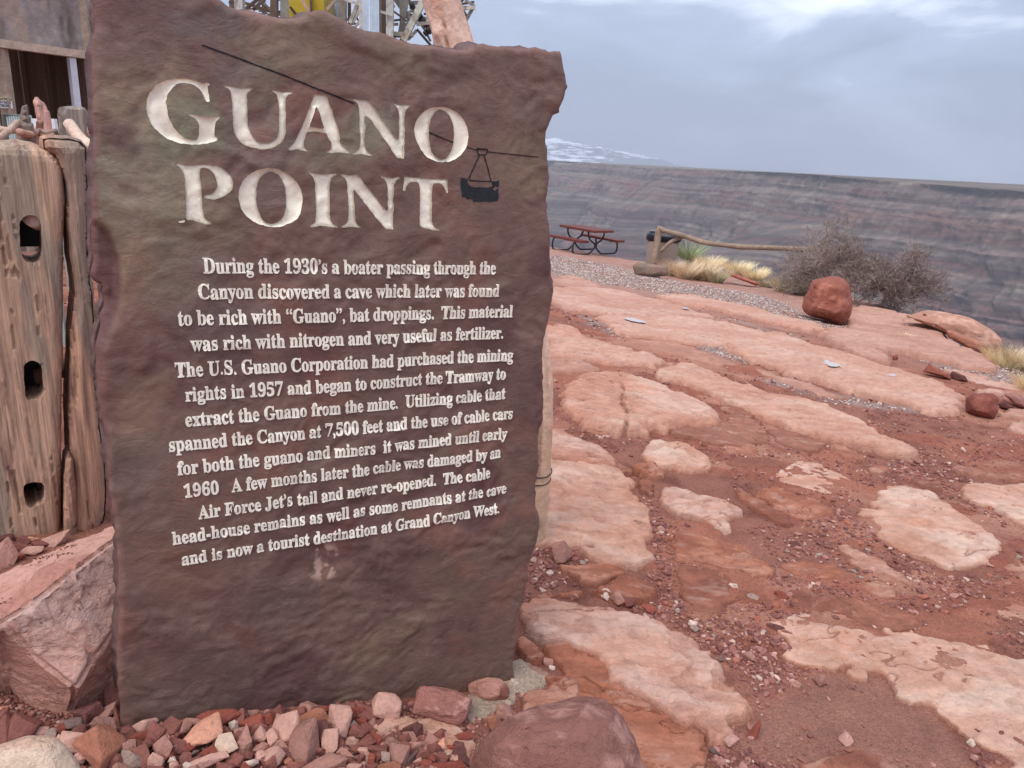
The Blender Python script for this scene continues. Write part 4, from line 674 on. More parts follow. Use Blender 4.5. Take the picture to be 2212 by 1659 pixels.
def build_cobbles():
    cob_variants()
    K1, K2 = .27282, .29763
    l1 = [(180,595,200,170,0,'b','brown round cobble touching the bottom of the pink boulder'),(40,640,130,180,0,'b','half hidden brown stone at the left edge above the cream rock'),(330,640,80,55,0,'p'),(395,670,80,70,0,'g'),(480,710,60,70,0,'p'),(580,725,150,120,-20,'p'),(775,765,290,260,-25,'o','largest orange brown cobble near the lower left of the sign'),(845,605,200,120,-45,'pb'),(810,515,200,75,30,'pb','long flat brown stone leaning under the pink boulder'),(895,400,110,190,0,'db','dark maroon stone wedged between the pink boulder and the sign'),(650,845,80,80,0,'p'),(490,625,110,70,0,'r'),(580,590,115,90,0,'d','slate grey stone in the shade under the pink boulder'),(915,890,110,100,0,'b'),(1035,865,120,150,10,'g','blue grey oval cobble at the bottom edge below the sign corner'),(985,785,150,110,25,'pb'),(1075,755,80,80,0,'b'),(1000,665,95,90,30,'b'),(1145,605,165,80,0,'p','pale long cobble lying against the sign at its lower left'),(1105,683,145,58,0,'r'),(1230,670,110,160,-20,'b'),(1350,605,130,125,0,'b'),(1530,575,135,55,-20,'pb'),(1445,630,130,75,45,'pb'),(1620,665,280,170,35,'op','large orange streaked pink cobble lying diagonally below the sign'),(1730,540,270,110,-8,'r','wide red brown cobble lying flat against the sign'),(1850,595,65,65,0,'w'),(1910,560,75,155,-20,'b'),(2000,590,150,110,15,'r'),(2120,560,100,100,0,'r'),(1785,740,120,140,15,'c','cream grey blotched oval cobble among the red ones'),(1300,770,110,120,30,'pb'),(1410,740,80,140,35,'b'),(1165,755,75,85,0,'b'),(1130,845,100,140,15,'b'),(1230,880,100,110,0,'p'),(1360,860,50,40,0,'w'),(1470,850,70,70,0,'b'),(1650,815,105,85,0,'r'),(1640,890,260,90,0,'p','wide flat pink cobble at the bottom edge of the picture'),(1860,870,110,90,0,'b'),(2050,670,115,145,0,'p'),(1940,740,110,210,-35,'pb'),(2060,765,110,50,0,'pb'),(2060,840,65,65,0,'p'),(1990,890,90,60,20,'w'),(1540,810,55,30,30,'d'),(1900,680,80,70,0,'b'),(1400,690,60,60,0,'b'),(1790,640,80,80,0,'b'),(1870,790,40,130,-40,'r'),(1330,690,90,50,15,'op'),(1500,770,80,60,0,'r'),(1380,780,70,50,-20,'pb'),(1700,750,60,60,0,'b'),(930,520,50,150,0,'b'),(680,560,70,80,0,'db'),(700,620,130,60,0,'db'),(700,490,180,120,0,'db'),(440,740,60,30,0,'r'),(920,710,60,50,0,'b'),(1290,850,60,50,0,'b'),(1430,930,80,40,0,'b'),(1380,905,60,50,0,'p'),(1480,915,70,50,0,'w'),(1770,830,50,40,0,'op'),(1560,870,80,60,0,'b'),(1960,830,70,60,0,'b'),(2130,890,100,110,0,'b'),(20,470,60,40,0,'op'),(20,520,80,90,0,'b'),(120,900,10,10,0,'b')]
    for q in l1:
        x, y, w, h, a, k = q[:6]; cobble(x * K1, y * K1 + 1404.5, w * K1 * 1.06, h * K1 * 1.06, a, k, q[6] if len(q) > 6 else None, lift=.01)
    l2 = [(220,565,230,170,40,'p','big pale pink cobble leaning between two small ones below the sign'),(150,645,95,130,0,'p'),(365,680,185,290,-8,'pb','tall upright slab shaped pinkish cobble at the middle of the bed'),(470,610,130,160,0,'db'),(555,670,110,155,0,'p','pink hatchet shaped cobble right of the tall upright one'),(610,535,150,220,-15,'p','rough pale pink cobble with a peaked top near the sign'),(420,480,215,95,-5,'o','flat orange red cobble against the sign foot'),(520,430,120,60,15,'r'),(330,570,70,110,-15,'b'),(755,590,130,90,0,'b'),(705,665,90,62,0,'p'),(810,665,130,80,10,'b'),(665,755,115,70,-15,'pb'),(670,815,85,60,0,'b'),(240,700,95,65,0,'b'),(475,730,85,65,0,'b'),(155,785,120,140,0,'p','pink cobble with a flat face at the bottom edge left of the upright one'),(510,820,270,110,0,'pb','broad flat pinkish cobble cut by the bottom edge'),(50,765,62,62,0,'p'),(235,770,60,80,20,'b'),(1060,755,135,155,10,'pb','squarish pinkish brown cobble beside a dark grey one'),(1140,775,75,120,-30,'d','dark grey cobble with white marks near the pink boulder slab'),(955,785,65,85,0,'g'),(895,730,125,65,0,'b'),(885,640,70,100,30,'r'),(990,680,95,85,0,'pb'),(1085,645,92,60,0,'b'),(855,790,50,75,0,'r'),(790,735,62,50,0,'p'),(1305,725,92,85,0,'b'),(1360,685,60,80,0,'op'),(1290,790,75,65,0,'r'),(1185,815,65,42,20,'p'),(1230,770,92,85,0,'b'),(1360,780,95,75,0,'b'),(710,855,120,60,0,'p'),(970,850,160,60,0,'o'),(1400,845,240,70,0,'r','wide brick red stone at the bottom edge left of the purple boulder'),(750,465,95,90,0,'r'),(700,490,75,70,0,'r'),(785,530,60,70,10,'r'),(845,495,85,42,0,'r'),(725,535,60,40,0,'c'),(620,690,60,120,0,'b'),(740,720,80,50,0,'b'),(780,790,50,60,0,'b'),(820,770,36,80,0,'p'),(900,780,40,70,0,'b'),(960,740,60,40,0,'db'),(60,700,100,45,0,'pb'),(40,590,110,100,0,'b'),(80,510,110,90,0,'b'),(20,520,80,70,0,'r'),(60,650,80,60,0,'r'),(310,840,140,60,0,'b'),(100,720,60,40,0,'b'),(590,780,70,50,0,'b'),(640,650,50,50,0,'db'),(250,810,60,50,0,'o'),(1250,820,80,50,0,'r'),(1100,690,100,50,0,'b'),(550,600,60,60,0,'r'),(1180,830,60,30,0,'b'),(1330,840,60,40,0,'b'),(860,850,70,50,0,'b')]
    for q in l2:
        x, y, w, h, a, k = q[:6]; cobble(x * K2 + 548.6, y * K2 + 1404.5, w * K2 * 1.06, h * K2 * 1.06, a, k, q[6] if len(q) > 6 else None, lift=.01)
    q = lambda x, y: (x * K2 + 548.6, y * K2 + 1404.5)
    for x, y, w, h, a, k, l in [(960, 410, 200, 175, -12, 'p', 'pale pink fist sized rock leaning on the sign left of the block'), (1885, 240, 75, 62, 0, 'w', 'small whitish stone at the lower right corner of the sign'),
                                (1820, 445, 118, 112, 0, 'pb', 'small pinkish stone on the concrete below the round brown rock'), (1740, 525, 92, 105, 10, 'o', 'small orange stone left of the purple boulder')]:
        cobble(*q(x, y), w * K2, h * K2, a, k, l, lift=.01, name='stone', cat='stone')
    # left of the sign, by the posts (source crop c8: k=.1984)
    for x, y, w, h, a, k, l in [(30, 520, 240, 310, 0, 'pb', 'rounded pinkish boulder at the left edge below the slotted post'), (20, 200, 140, 170, 0, 'r', 'red stone at the left edge touching the slotted post'), (350, 350, 110, 85, 15, 'op', 'small pale orange stone in front of the slotted post'),
                                (610, 345, 270, 130, 20, 'p', 'flat pale pink stone leaning against the second post'), (270, 350, 160, 90, 0, 'b', 'brown stone in front of the slotted post'), (440, 400, 150, 80, -20, 'b', 'brown stone between the two thick posts'),
                                (350, 465, 190, 90, 0, 'p', 'pink stone on the upper edge of the tilted boulder'), (205, 545, 120, 90, 10, 'r', 'red brown stone beside the rounded pinkish boulder'), (210, 420, 150, 80, 0, 'b', 'brown stone left of the pink stone by the post'),
                                (215, 480, 120, 70, 0, 'b', 'small brown stone behind the rounded pinkish boulder'), (90, 400, 90, 60, 0, 'b', 'little brown stone near the base of the slotted post'), (60, 330, 170, 90, -20, 'db', 'grey brown splinter of stone at the slotted post base')]:
        cobble(x * .1984, y * .1984 + 1097.2, w * .1984, h * .1984, a, k, l, name='stone', cat='stone')
    # named stones further right
    for (x, y), w, h, a, k, l in [(C4([(227, 845)])[0], 46, 50, -30, 'pb', 'tilted pink block of stone beside the lower right edge of the sign'), (C4([(320, 890)])[0], 14, 13, 0, 'g', 'tiny grey green stone under the tilted pink block'),
            (C5([(420, 150)])[0], 22, 22, -30, 'w', 'small white stone right of the sign above the pink slab'), (C5([(472, 170)])[0], 32, 26, -20, 'pb', 'brown pebble stone right of the white one'), (C5([(1050, 165)])[0], 24, 15, 0, 'g', 'small grey stone on the gravel above the corner slab'),
            (C5([(1170, 158)])[0], 30, 20, 0, 'r', 'small dark red stone on the bumpy orange rock'), (C5([(795, 280)])[0], 20, 14, 0, 'w', 'white stone beside the upper edge of the large pink slab'), (C5([(800, 298)])[0], 18, 14, 0, 'g', 'light grey stone just below the white one by the pink slab'),
            (C5([(915, 428)])[0], 14, 12, 0, 'd', 'bluish pebble beside the right edge of the pink slab'), (C5([(905, 385)])[0], 16, 16, 0, 'b', 'small brown round stone by the pink slab'), (C5([(1030, 420)])[0], 36, 20, 0, 'pb', 'flat pinkish stone on the gravel right of the pink slab'),
            (C5([(1120, 425)])[0], 20, 14, 0, 'b', 'dark brown stone left of the ragged corner slab'), (C5([(1340, 520)])[0], 22, 24, 0, 'pb', 'half buried stone at the top of the mud patch'), (C5([(1230, 535)])[0], 22, 14, -20, 'p', 'small pink stone left of the half buried one'),
            (C5([(1448, 775)])[0], 26, 28, 0, 'p', 'lone round pinkish stone on the smooth mud'), (C5([(955, 785)])[0], 34, 28, 20, 'p', 'angular pale stone below the tip of the large pink slab'), (C5([(1985, 790)])[0], 14, 14, 0, 'w', 'tiny pale stone against the ragged slab edge'),
            (C5([(885, 828)])[0], 24, 14, -20, 'd', 'grey flat stone under the large pink slab tip'), (C5([(1150, 300)])[0], 40, 18, -8, 'db', 'dark brown stone tucked under the left corner of the corner slab'), (C5([(1190, 322)])[0], 24, 14, 0, 'b', 'brown stone under the left corner of the corner slab, lower one'),
            (C5([(520, 185)])[0], 26, 22, 0, 'b', 'brown cobble in the gravel strip above the pink slab, left one'), (C5([(605, 215)])[0], 32, 20, 0, 'r', 'reddish cobble in the gravel strip above the pink slab'), (C5([(965, 120)])[0], 20, 14, 0, 'w', 'whitish stone between the orange rocks'),
            (C5([(215, 225)])[0], 10, 10, 0, 'w', 'little pale pebble on the large pink slab'), (C5([(175, 445)])[0], 22, 18, 0, 'pb', 'pinkish stone above the concrete, beside the layered rock'), (C5([(190, 468)])[0], 14, 10, 0, 'w', 'tiny white stone below the pinkish one by the concrete'),
            (C5([(285, 165)])[0], 22, 16, 0, 'pb', 'pinkish pebble on the upper edge of the large pink slab'), (C4([(655, 745)])[0], 16, 16, 0, 'p', 'pink pebble right of the squarish slab'), (C4([(1230, 810)])[0], 22, 12, 0, 'db', 'dark stone on the gravel right of the orange tongue'),
            (C4([(390, 305)])[0], 12, 10, 0, 'pb', 'small stone at the foot of the cracked slab'), (C4([(760, 343)])[0], 22, 9, 0, 'db', 'dark flat stone on the dusty red hollow'), (C4([(1755, 452)])[0], 16, 10, 0, 'pb', 'small pinkish stone right of the long tongue'),
            (C6([(865, 690)])[0], 10, 14, 0, 'r', 'small upright red stone on the salmon shelf'), (C5([(2095, 345)])[0], 20, 14, 0, 'b', 'brown pebble above the corner slab near the right edge'), (C5([(1110, 205)])[0], 22, 18, 0, 'b', 'brown pebble right of the small low orange rock')]:
        cobble(x, y, w, h, a, k, l, name='stone', cat='stone')
    cobble(*C5([(1045, 765)])[0], 20, 70, -18, 'r', 'long red sliver of stone standing on the dirt right of the pink slab', name='stone', cat='stone')
    # random infill of the cobble bed
    bed = gpoly([(262, 1545), (420, 1530), (620, 1530), (800, 1535), (845, 1575), (1000, 1600), (1015, 1720), (150, 1720), (185, 1640), (120, 1580), (185, 1560)], 0, 0)
    lo, hi = bed.min(0), bed.max(0); n = 0; tries = 0
    while n < 90 and tries < 4000:
        tries += 1; p = RNG.uniform(lo, hi)
        if not inpoly(p[None], bed)[0]: continue
        if (p - SO[:2]) @ SN[:2] < .012: continue
        r = RNG.uniform(.008, .02)
        if any((p[0] - a) ** 2 + (p[1] - b) ** 2 < (c * .55 + r * .6) ** 2 for a, b, c in STONES): continue
        px = unpx(np.array([[p[0], p[1], ZT(*p) + r * .5]]))[0]
        if px[1] > 1680 or px[0] < -20: continue
        s = 2 * r / 1.9 * F_ * 1.2; cobble(px[0], px[1], s * RNG.uniform(.8, 1.3), s * RNG.uniform(.7, 1.1), RNG.uniform(-60, 60), RNG.choice(['b', 'b', 'r', 'pb', 'db', 'p', 'b', 'pb'])); n += 1
# ------------------------------------------------------------------ bigger rocks with a traced outline
def hullrock(px, label, crisp=0, base=None, thick=.8, pal=(150, 92, 80), pal2=None, bev=.02, amp=.01, freq=6, seed=1, name='boulder', cat='boulder', front=None, D=None, cuts=3, ledge=0, tf=.85, round_=False, sink=.0):
    px = np.array(px, float); c = px.mean(0)
    b = base or (c[0], px[:, 1].max()); gp = G(*b); D0 = D or np.linalg.norm(gp - CAM); hw = np.ptp(px[:, 0]) / 2 / F_ * D0; hh = np.ptp(px[:, 1]) / 2 / F_ * D0; t = min(hw, hh) * thick
    Dc = D or D0 + t * .35 - 0 * hh
    v = ray(*c); v /= np.linalg.norm(v); r = np.cross(v, [0, 0, 1]); r /= np.linalg.norm(r); u = np.cross(r, v); O = CAM + v * Dc
    pts = []
    def pp(p, s, dz):
        q = c + (np.array(p) - c) * s; d = ray(*q); d /= np.linalg.norm(d); return CAM + d * ((Dc + dz) / (d @ v))
    prof = [(1, 0), (.93, -.42), (.72, -.75), (.4, -.97), (.9, .45), (.6, .9)] if round_ else [(1, -.12), (1, .25), (tf, -.6), (.55, -.95), (.85, .8)]
    rg = np.random.default_rng(seed)
    for p in px:
        for s, dz in prof: pts.append(pp(p, s * (1 + rg.normal() * (.0 if s == 1 else .02)), dz * t))
    if front: pts = [pp(p, s, dz * t) for p in px for s, dz in [(1, 0), (.85, .8)]] + [pp(p, 1, -f * t) for *p, f in front]
    bm = convex(pts); V, F = finish(bm, bev, cuts, amp, freq, seed, ledge)
    x, y, z = (V @ np.array([[.8, .36, -.48], [0, .8, .6], [.6, -.48, .64]])).T; n = fbm(x * 7, y * 7, z * 7, 5, seed + 2); n2 = fbm(x * 22, y * 22, z * 22, 4, seed + 4)
    A = lin(*pal); B = lin(*(pal2 or [min(255, k * 1.18) for k in pal])); C = mixc(np.tile(A, (len(V), 1)), B, sstep(.05, .5, n + n2 * .5) if not crisp else sstep(.24, .5, n * .9 + n2 * .9 + .5 * fbm(x * 60, y * 60, z * 60, 3, seed + 6))) * (1 + .12 * n2[:, None]) * 1.0
    o = mesh_np(name, V - np.array([0, 0, sink]), F, MAT['rock'], None, C, True); tag(o, label, cat); return o
def build_boulders():
    hullrock([(1012,1640),(1025,1600),(1060,1570),(1100,1545),(1160,1522),(1200,1517),(1265,1518),(1300,1525),(1340,1545),(1365,1580),(1385,1620),(1405,1665),(1412,1760),(1360,1830),(1250,1870),(1100,1850),(1020,1780),(1005,1700)], 'big round purplish brown boulder with pale flakes at the bottom centre', crisp=1, thick=.9, pal=(144, 98, 88), pal2=(176, 130, 118), bev=.03, amp=.011, freq=9, seed=11, D=1.86, cuts=4, ledge=.004, round_=True)
    hullrock([(-60,1620),(0,1600),(60,1590),(120,1596),(150,1618),(170,1645),(190,1690),(180,1760),(0,1780),(-80,1700)], 'smooth cream coloured rock at the bottom left corner', thick=.6, pal=(214, 176, 152), pal2=(224, 196, 172), bev=.02, amp=.006, freq=8, seed=12, D=1.93, round_=True)
    q = P2([(1180,290),(1210,258),(1290,255),(1400,285),(1470,290),(1540,325),(1585,355),(1570,420),(1540,450),(1545,500),(1500,565),(1430,545),(1340,510),(1240,470),(1140,460),(1150,400)])
    hullrock(q, 'squarish pinkish brown block leaning at the sign foot', crisp=1, thick=.8, pal=(166, 112, 102), pal2=(196, 146, 134), bev=.006, amp=.004, freq=14, seed=13, name='rock_block', cat='rock', tf=.93, ledge=.002)
    q = P2([(1550,250),(1600,215),(1700,195),(1780,205),(1830,240),(1855,285),(1840,350),(1760,390),(1690,405),(1610,370),(1560,310)])
    hullrock(q, 'round brown rock right of the block, against the sign', thick=.85, pal=(150, 94, 80), pal2=(184, 132, 116), bev=.008, amp=.004, freq=14, seed=14, name='rock', cat='rock', tf=.75)
    q = C9([(1140,620),(1170,510),(1200,450),(1260,425),(1330,412),(1400,410),(1470,430),(1510,480),(1530,560),(1530,640),(1510,730),(1470,785),(1420,805),(1350,790),(1250,750),(1160,730),(1140,690)])
    hullrock(q, 'upright red boulder standing alone in front of the bare bush', thick=.95, pal=(150, 90, 76), pal2=(174, 112, 94), bev=.05, amp=.02, freq=2.6, seed=15, ledge=.012, tf=.8, base=(1790, 700))
    q = C6([(1590,1180),(1600,1110),(1660,1070),(1780,1060),(1900,1065),(1945,1110),(1945,1250),(1900,1330),(1750,1320),(1600,1260)])
    hullrock(q, 'dark red rounded stone near the right edge', thick=.9, pal=(136, 78, 66), pal2=(156, 96, 82), bev=.02, amp=.008, freq=6, seed=16, tf=.78)
    q = C6([(1150,835),(1220,740),(1330,810),(1440,860),(1450,920),(1300,885)]); hullrock(q, 'wedge of red rock on the upper edge of the puddle slab', thick=.8, pal=(156, 94, 78), seed=17, bev=.01, amp=.006, name='rock', cat='rock')
    q = C6([(1440,850),(1470,825),(1600,880),(1630,940),(1520,940),(1450,915)]); hullrock(q, 'small dark angular rock right of the red wedge', thick=.8, pal=(104, 66, 60), seed=18, bev=.008, amp=.004, name='rock', cat='rock')
    q = C6([(1940,1170),(2000,1145),(2110,1205),(2070,1240),(1960,1215)]); hullrock(q, 'small dark maroon rock beside the dark red rounded stone', thick=.8, pal=(96, 56, 50), seed=19, bev=.008, amp=.004, name='rock', cat='rock')
    q = C6([(2000,1075),(2100,1050),(2230,1115),(2250,1220),(2130,1200),(2080,1130)]); hullrock(q, 'brownish pink rock cut by the right edge near the grass', thick=.8, pal=(160, 112, 104), seed=20, bev=.015, amp=.006, name='rock', cat='rock')
    # dome on the rim
    q = C6([(950,250),(1050,200),(1200,170),(1450,208),(1700,280),(1900,400),(2000,500),(2028,570),(1990,700),(1800,690),(1500,560),(1300,470),(1050,330)])
    hullrock(q, 'big smooth domed orange rock on the canyon rim above a shaded hollow', thick=.9, pal=(186, 138, 118), pal2=(206, 160, 140), seed=21, bev=.06, amp=.03, freq=1.2, ledge=.02, D=np.linalg.norm(G(1960, 722) - CAM) + .55, round_=True)
    q = C6([(1395,400),(1450,400),(1510,440),(1530,490),(1600,480),(1700,500),(1800,560),(1800,640),(1700,640),(1560,560),(1420,470)]); hullrock(q, 'loose orange block lying under the domed rim rock', thick=.8, pal=(168, 112, 92), seed=22, bev=.02, amp=.01, name='rock', cat='rock', D=np.linalg.norm(G(1960, 722) - CAM) - .1)
    q = C6([(1180,370),(1200,340),(1330,320),(1345,360),(1320,420),(1220,420)]); hullrock(q, 'jutting brown rock at the end of the salmon shelf', thick=.8, pal=(160, 108, 88), seed=23, bev=.02, amp=.01, name='rock', cat='rock')
    q = C9([(505,355),(560,400),(620,415),(700,440),(790,480),(760,495),(680,470),(600,440),(520,405)]); hullrock(q, 'low red rocks between the straw grass clumps', thick=.8, pal=(160, 98, 86), seed=24, bev=.02, amp=.01, name='rock', cat='rock')
    q = C9([(295,440),(320,425),(370,435),(375,455),(310,460)]); hullrock(q, 'small brown rock at the foot of the straw grass', thick=.8, pal=(130, 96, 80), seed=25, bev=.01, amp=.01, name='rock', cat='rock')
    # tilted pink boulder behind the left edge of the sign
    V0 = {'a': (-90, 1268, .27), 'b': (50, 1205, .3), 'c': (180, 1152, .33), 'd': (262, 1126, .33), 'e': (330, 1122, .3), 'f': (-90, 1390, .3), 'g': (0, 1342, .33), 'h': (60, 1306, .35), 'i': (150, 1235, .37), 'j': (262, 1152, .36), 'e2': (330, 1130, .32),
          'k': (-90, 1430, .2), 'l': (0, 1378, .26), 'm': (60, 1412, .23), 'n': (165, 1490, .14), 'o': (205, 1418, .18), 'p': (258, 1345, .2), 'q': (330, 1290, .2),
          'r': (-90, 1560, -.02), 's': (20, 1520, -.02), 't': (90, 1563, -.02), 'u': (150, 1557, 0), 'v': (250, 1478, .02), 'w': (330, 1440, -.02), 's2': (10, 1450, .12), 't2': (110, 1500, .08)}
    P = {k: PZ(*v) for k, v in V0.items()}
    for k in 'abcde': b = P[k].copy(); b[2] = -.15; b[:2] *= 1.03; P[k + '0'] = b
    ks = list(P); ix = {k: i for i, k in enumerate(ks)}
    faces = ['a b h g f', 'b c i h', 'c d j i', 'd e e2 j', 'f g l k', 'g h m l', 'h i o m', 'i j p o', 'm o n', 'j e2 q p', 'k l s2 s r', 'l m t2 s2', 's2 t2 t s', 'm n t2', 't2 n u t', 'n o v u', 'o p v', 'p q w v',
             'a a0 b0 b', 'b b0 c0 c', 'c c0 d0 d', 'd d0 e0 e', 'e e0 w q e2', 'a f k r a0']
    bm = bmesh.new(); vs = [bm.verts.new(Vector(P[k])) for k in ks]
    for f in faces: bm.faces.new([vs[ix[k]] for k in f.split()])
    bmesh.ops.triangulate(bm, faces=bm.faces); bmesh.ops.recalc_face_normals(bm, faces=bm.faces)
    bmesh.ops.bevel(bm, geom=list(bm.edges), offset=.012, segments=2, affect='EDGES', clamp_overlap=True)
    bmesh.ops.triangulate(bm, faces=bm.faces)
    for _ in range(7):
        L = [e for e in bm.edges if e.calc_length() > .009]
        if len(bm.verts) > 90000 or not L: break
        bmesh.ops.subdivide_edges(bm, edges=L, cuts=1); bmesh.ops.triangulate(bm, faces=bm.faces)
    bm.normal_update(); V = np.array([v.co[:] for v in bm.verts]); N = np.array([v.normal[:] for v in bm.verts]); bm.verts.index_update(); F = np.array([[v.index for v in f.verts] for f in bm.faces]); bm.free()
    x, y, z = V.T; wv = fbm(x * 3, y * 3, z * 3, 3, 300) * .5
    a = fbm(x * 4 + wv, y * 4, z * 9 + wv, 4, 301) * 3.4; k = np.floor(a); fr = a - k
    d = (k + sstep(.7, 1, fr)) * .003 + fbm(x * 5, y * 5, z * 5, 3, 302) * .010 + fbm(x * 30, y * 30, z * 30, 3, 303) * .0022
    V = V + N * (d - .004)[:, None]
    C = np.tile(lin(208, 156, 140), (len(V), 1)); n1 = fbm(x * 5, y * 5, z * 5, 5, 304); n2 = fbm(x * 18, y * 18, z * 18, 4, 305)
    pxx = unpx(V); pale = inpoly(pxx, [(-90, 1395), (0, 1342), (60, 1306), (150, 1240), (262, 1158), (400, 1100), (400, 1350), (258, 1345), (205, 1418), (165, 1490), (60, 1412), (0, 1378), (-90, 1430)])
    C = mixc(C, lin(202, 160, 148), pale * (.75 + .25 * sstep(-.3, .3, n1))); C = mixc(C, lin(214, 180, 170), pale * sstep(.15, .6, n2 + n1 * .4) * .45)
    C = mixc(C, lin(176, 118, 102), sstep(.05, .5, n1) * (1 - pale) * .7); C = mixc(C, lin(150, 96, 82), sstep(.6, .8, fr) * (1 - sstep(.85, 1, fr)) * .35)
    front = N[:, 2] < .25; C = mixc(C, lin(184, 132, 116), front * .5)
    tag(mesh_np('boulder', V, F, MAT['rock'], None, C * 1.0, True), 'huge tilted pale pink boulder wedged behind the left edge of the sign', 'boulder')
# ------------------------------------------------------------------ pebbles and gravel (uncountable)
def ico():
    bm = bmesh.new(); bmesh.ops.create_icosphere(bm, subdivisions=1, radius=1); V = np.array([v.co[:] for v in bm.verts]); F = np.array([[v.index for v in f.verts] for f in bm.faces]); bm.free(); return V, F
def scatter(name, P, R, cols, mat_, seed=1, flat=.6):
    V0, F0 = ico(); r = np.random.default_rng(seed); n = len(P); nv = len(V0)
    J = V0[None] * (1 + r.normal(0, .2, (n, nv, 1))) * np.stack([np.ones(n), r.uniform(.6, 1, n), flat * r.uniform(.7, 1.2, n)], 1)[:, None, :]
    a = r.uniform(0, 6.28, n); c, s = np.cos(a)[:, None], np.sin(a)[:, None]; X = J[..., 0] * c - J[..., 1] * s; Y = J[..., 0] * s + J[..., 1] * c
    tx = r.normal(0, .25, n)[:, None]; Z = J[..., 2] + X * tx
    V = np.stack([X, Y, Z], -1) * R[:, None, None] + P[:, None, :]; F = F0[None] + (np.arange(n) * nv)[:, None, None]
    o = mesh_np(name, V.reshape(-1, 3), F.reshape(-1, 3), mat_, None, np.repeat(cols, nv, 0), False, origin=np.zeros(3)); tag(o, kind='stuff'); return o
def build_pebbles():
    r = np.random.default_rng(77)
    pal = np.array([lin(*c) for c in [(124, 80, 74), (136, 86, 76), (110, 70, 66), (150, 104, 96), (168, 122, 112), (118, 74, 66), (142, 96, 88), (180, 146, 132), (190, 162, 146), (146, 126, 114), (150, 92, 74)]]); pw = np.array([5, 5, 4, 4, 3, 4, 4, 1.2, .7, .6, 2]); pw /= pw.sum()
    # red dirt pebbles: sample in polar so that the near field is dense
    n = 150000; az = r.uniform(-.72, .75, n); rad = np.exp(r.uniform(math.log(1.25), math.log(12), n)); x = rad * np.sin(az); y = rad * np.cos(az); P = np.stack([x, y], 1)
    den = sstep(-.35, .45, fbm(x * 2.6, y * 2.6, None, 3, 401) + .15) ; near = sstep(5, 2, rad)
    strips = [gpoly(C4([(620, 700), (700, 740), (700, 900), (740, 1050), (800, 1140), (900, 1180), (820, 1210), (640, 1120), (560, 1060), (640, 980), (640, 900)])), gpoly(C5([(440, 60), (700, 60), (760, 200), (860, 260), (1100, 300), (1240, 440), (1180, 560), (1060, 590), (900, 400), (760, 320), (560, 220), (460, 160)])), gpoly(C5([(880, 700), (1080, 640), (1180, 760), (1250, 900), (850, 900)])),
              gpoly(C4([(80, 800), (160, 780), (300, 850), (330, 900), (200, 990), (90, 1000)])), gpoly(C4([(1500, 360), (1900, 420), (2100, 640), (1950, 650), (1700, 530), (1500, 480)])), gpoly(C4([(1230, 700), (1500, 700), (1750, 900), (1850, 960), (2000, 960), (2100, 1010), (1800, 1060), (1650, 960), (1400, 830)]))]
    bst = np.zeros(n)
    for s_ in strips: bst = np.maximum(bst, sstep(-.04, .03, sdist(P, s_)))
    den = np.clip(den * .55 + bst, 0, 1) * np.where(sdist(P, MUD) > 0, .08, 1)
    os_ = on_slab(P); den = den * (os_ < -.001) + (os_ > 0) * .012
    E_ = np.interp(az, EAZ, ER); den = den * ~((az < -.42) & (rad < 4.6)); den = den * (rad < E_ * .97) * (sstep(4.5, 14, rad) * -.9 + 1)
    signd = (P - SO[:2]) @ SN[:2]; along = (P - SO[:2]) @ SU[:2]; den = den * ~((np.abs(signd + .05) < .065) & (along > -.02) & (along < 1.2))
    k = r.uniform(size=n) < den; P = P[k]; R = np.clip(np.exp(r.normal(math.log(.0052), .5, k.sum())), .0018, .016) * (1 + .10 * rad[k]) * .95
    z = ZT(P[:, 0], P[:, 1]) + soil_h(P[:, 0], P[:, 1]) + R * .25
    for p, H in SLABS:
        b = (P[:, 0] > p[:, 0].min()) & (P[:, 0] < p[:, 0].max()) & (P[:, 1] > p[:, 1].min()) & (P[:, 1] < p[:, 1].max()); s = np.zeros(len(P), bool)
        if b.any(): s[b] = inpoly(P[b], p)
        z[s] = -50
    kk = z > -40; P, R, z = P[kk], R[kk], z[kk]; cols = pal[r.choice(len(pal), len(P), p=pw)] * r.uniform(.85, 1.1, (len(P), 1)) * 1.2
    scatter('pebbles', np.column_stack([P, z]), R, cols, MAT['peb'], 3)
    # grey gravel
    allP = []
    for zz in Z_GRAVEL:
        lo, hi = zz.min(0) - .1, zz.max(0) + .1; m = int(np.prod(hi - lo) * 900); q = r.uniform(lo, hi, (m, 2)); sd = sdist(q, zz) + fbm(q[:, 0] * 3, q[:, 1] * 3, None, 3, 410) * .12
        allP.append(q[(sd > 0) & (r.uniform(size=m) < .75)])
    P = np.concatenate(allP); P = P[on_slab(P) < .0]; D = np.hypot(*P.T); R = r.uniform(.006, .014, len(P)) * (.6 + .05 * D)
    gp = np.array([lin(*c) for c in [(172, 158, 150), (196, 184, 174), (148, 134, 130), (126, 112, 110), (210, 196, 186), (168, 130, 120), (150, 104, 92)]]); cols = gp[r.integers(0, len(gp), len(P))] * 1.1
    scatter('gravel', np.column_stack([P, ZT(P[:, 0], P[:, 1]) + soil_h(P[:, 0], P[:, 1]) + R * .3]), R, cols, MAT['peb'], 5)
    # crumbs in the cobble bed
    bed = gpoly([(0, 1500), (262, 1500), (420, 1520), (620, 1520), (840, 1525), (1000, 1570), (1015, 1760), (-100, 1760)], 0, 0); q = r.uniform(bed.min(0), bed.max(0), (26000, 2)); q = q[inpoly(q, bed)]; q = q[((q - SO[:2]) @ SN[:2] > .005) | ((q - SO[:2]) @ SU[:2] < -.02)]
    R = np.clip(np.exp(r.normal(math.log(.004), .5, len(q))), .0015, .009); cols = pal[r.choice(len(pal), len(q), p=pw)] * r.uniform(.8, 1.05, (len(q), 1)) * 1.1
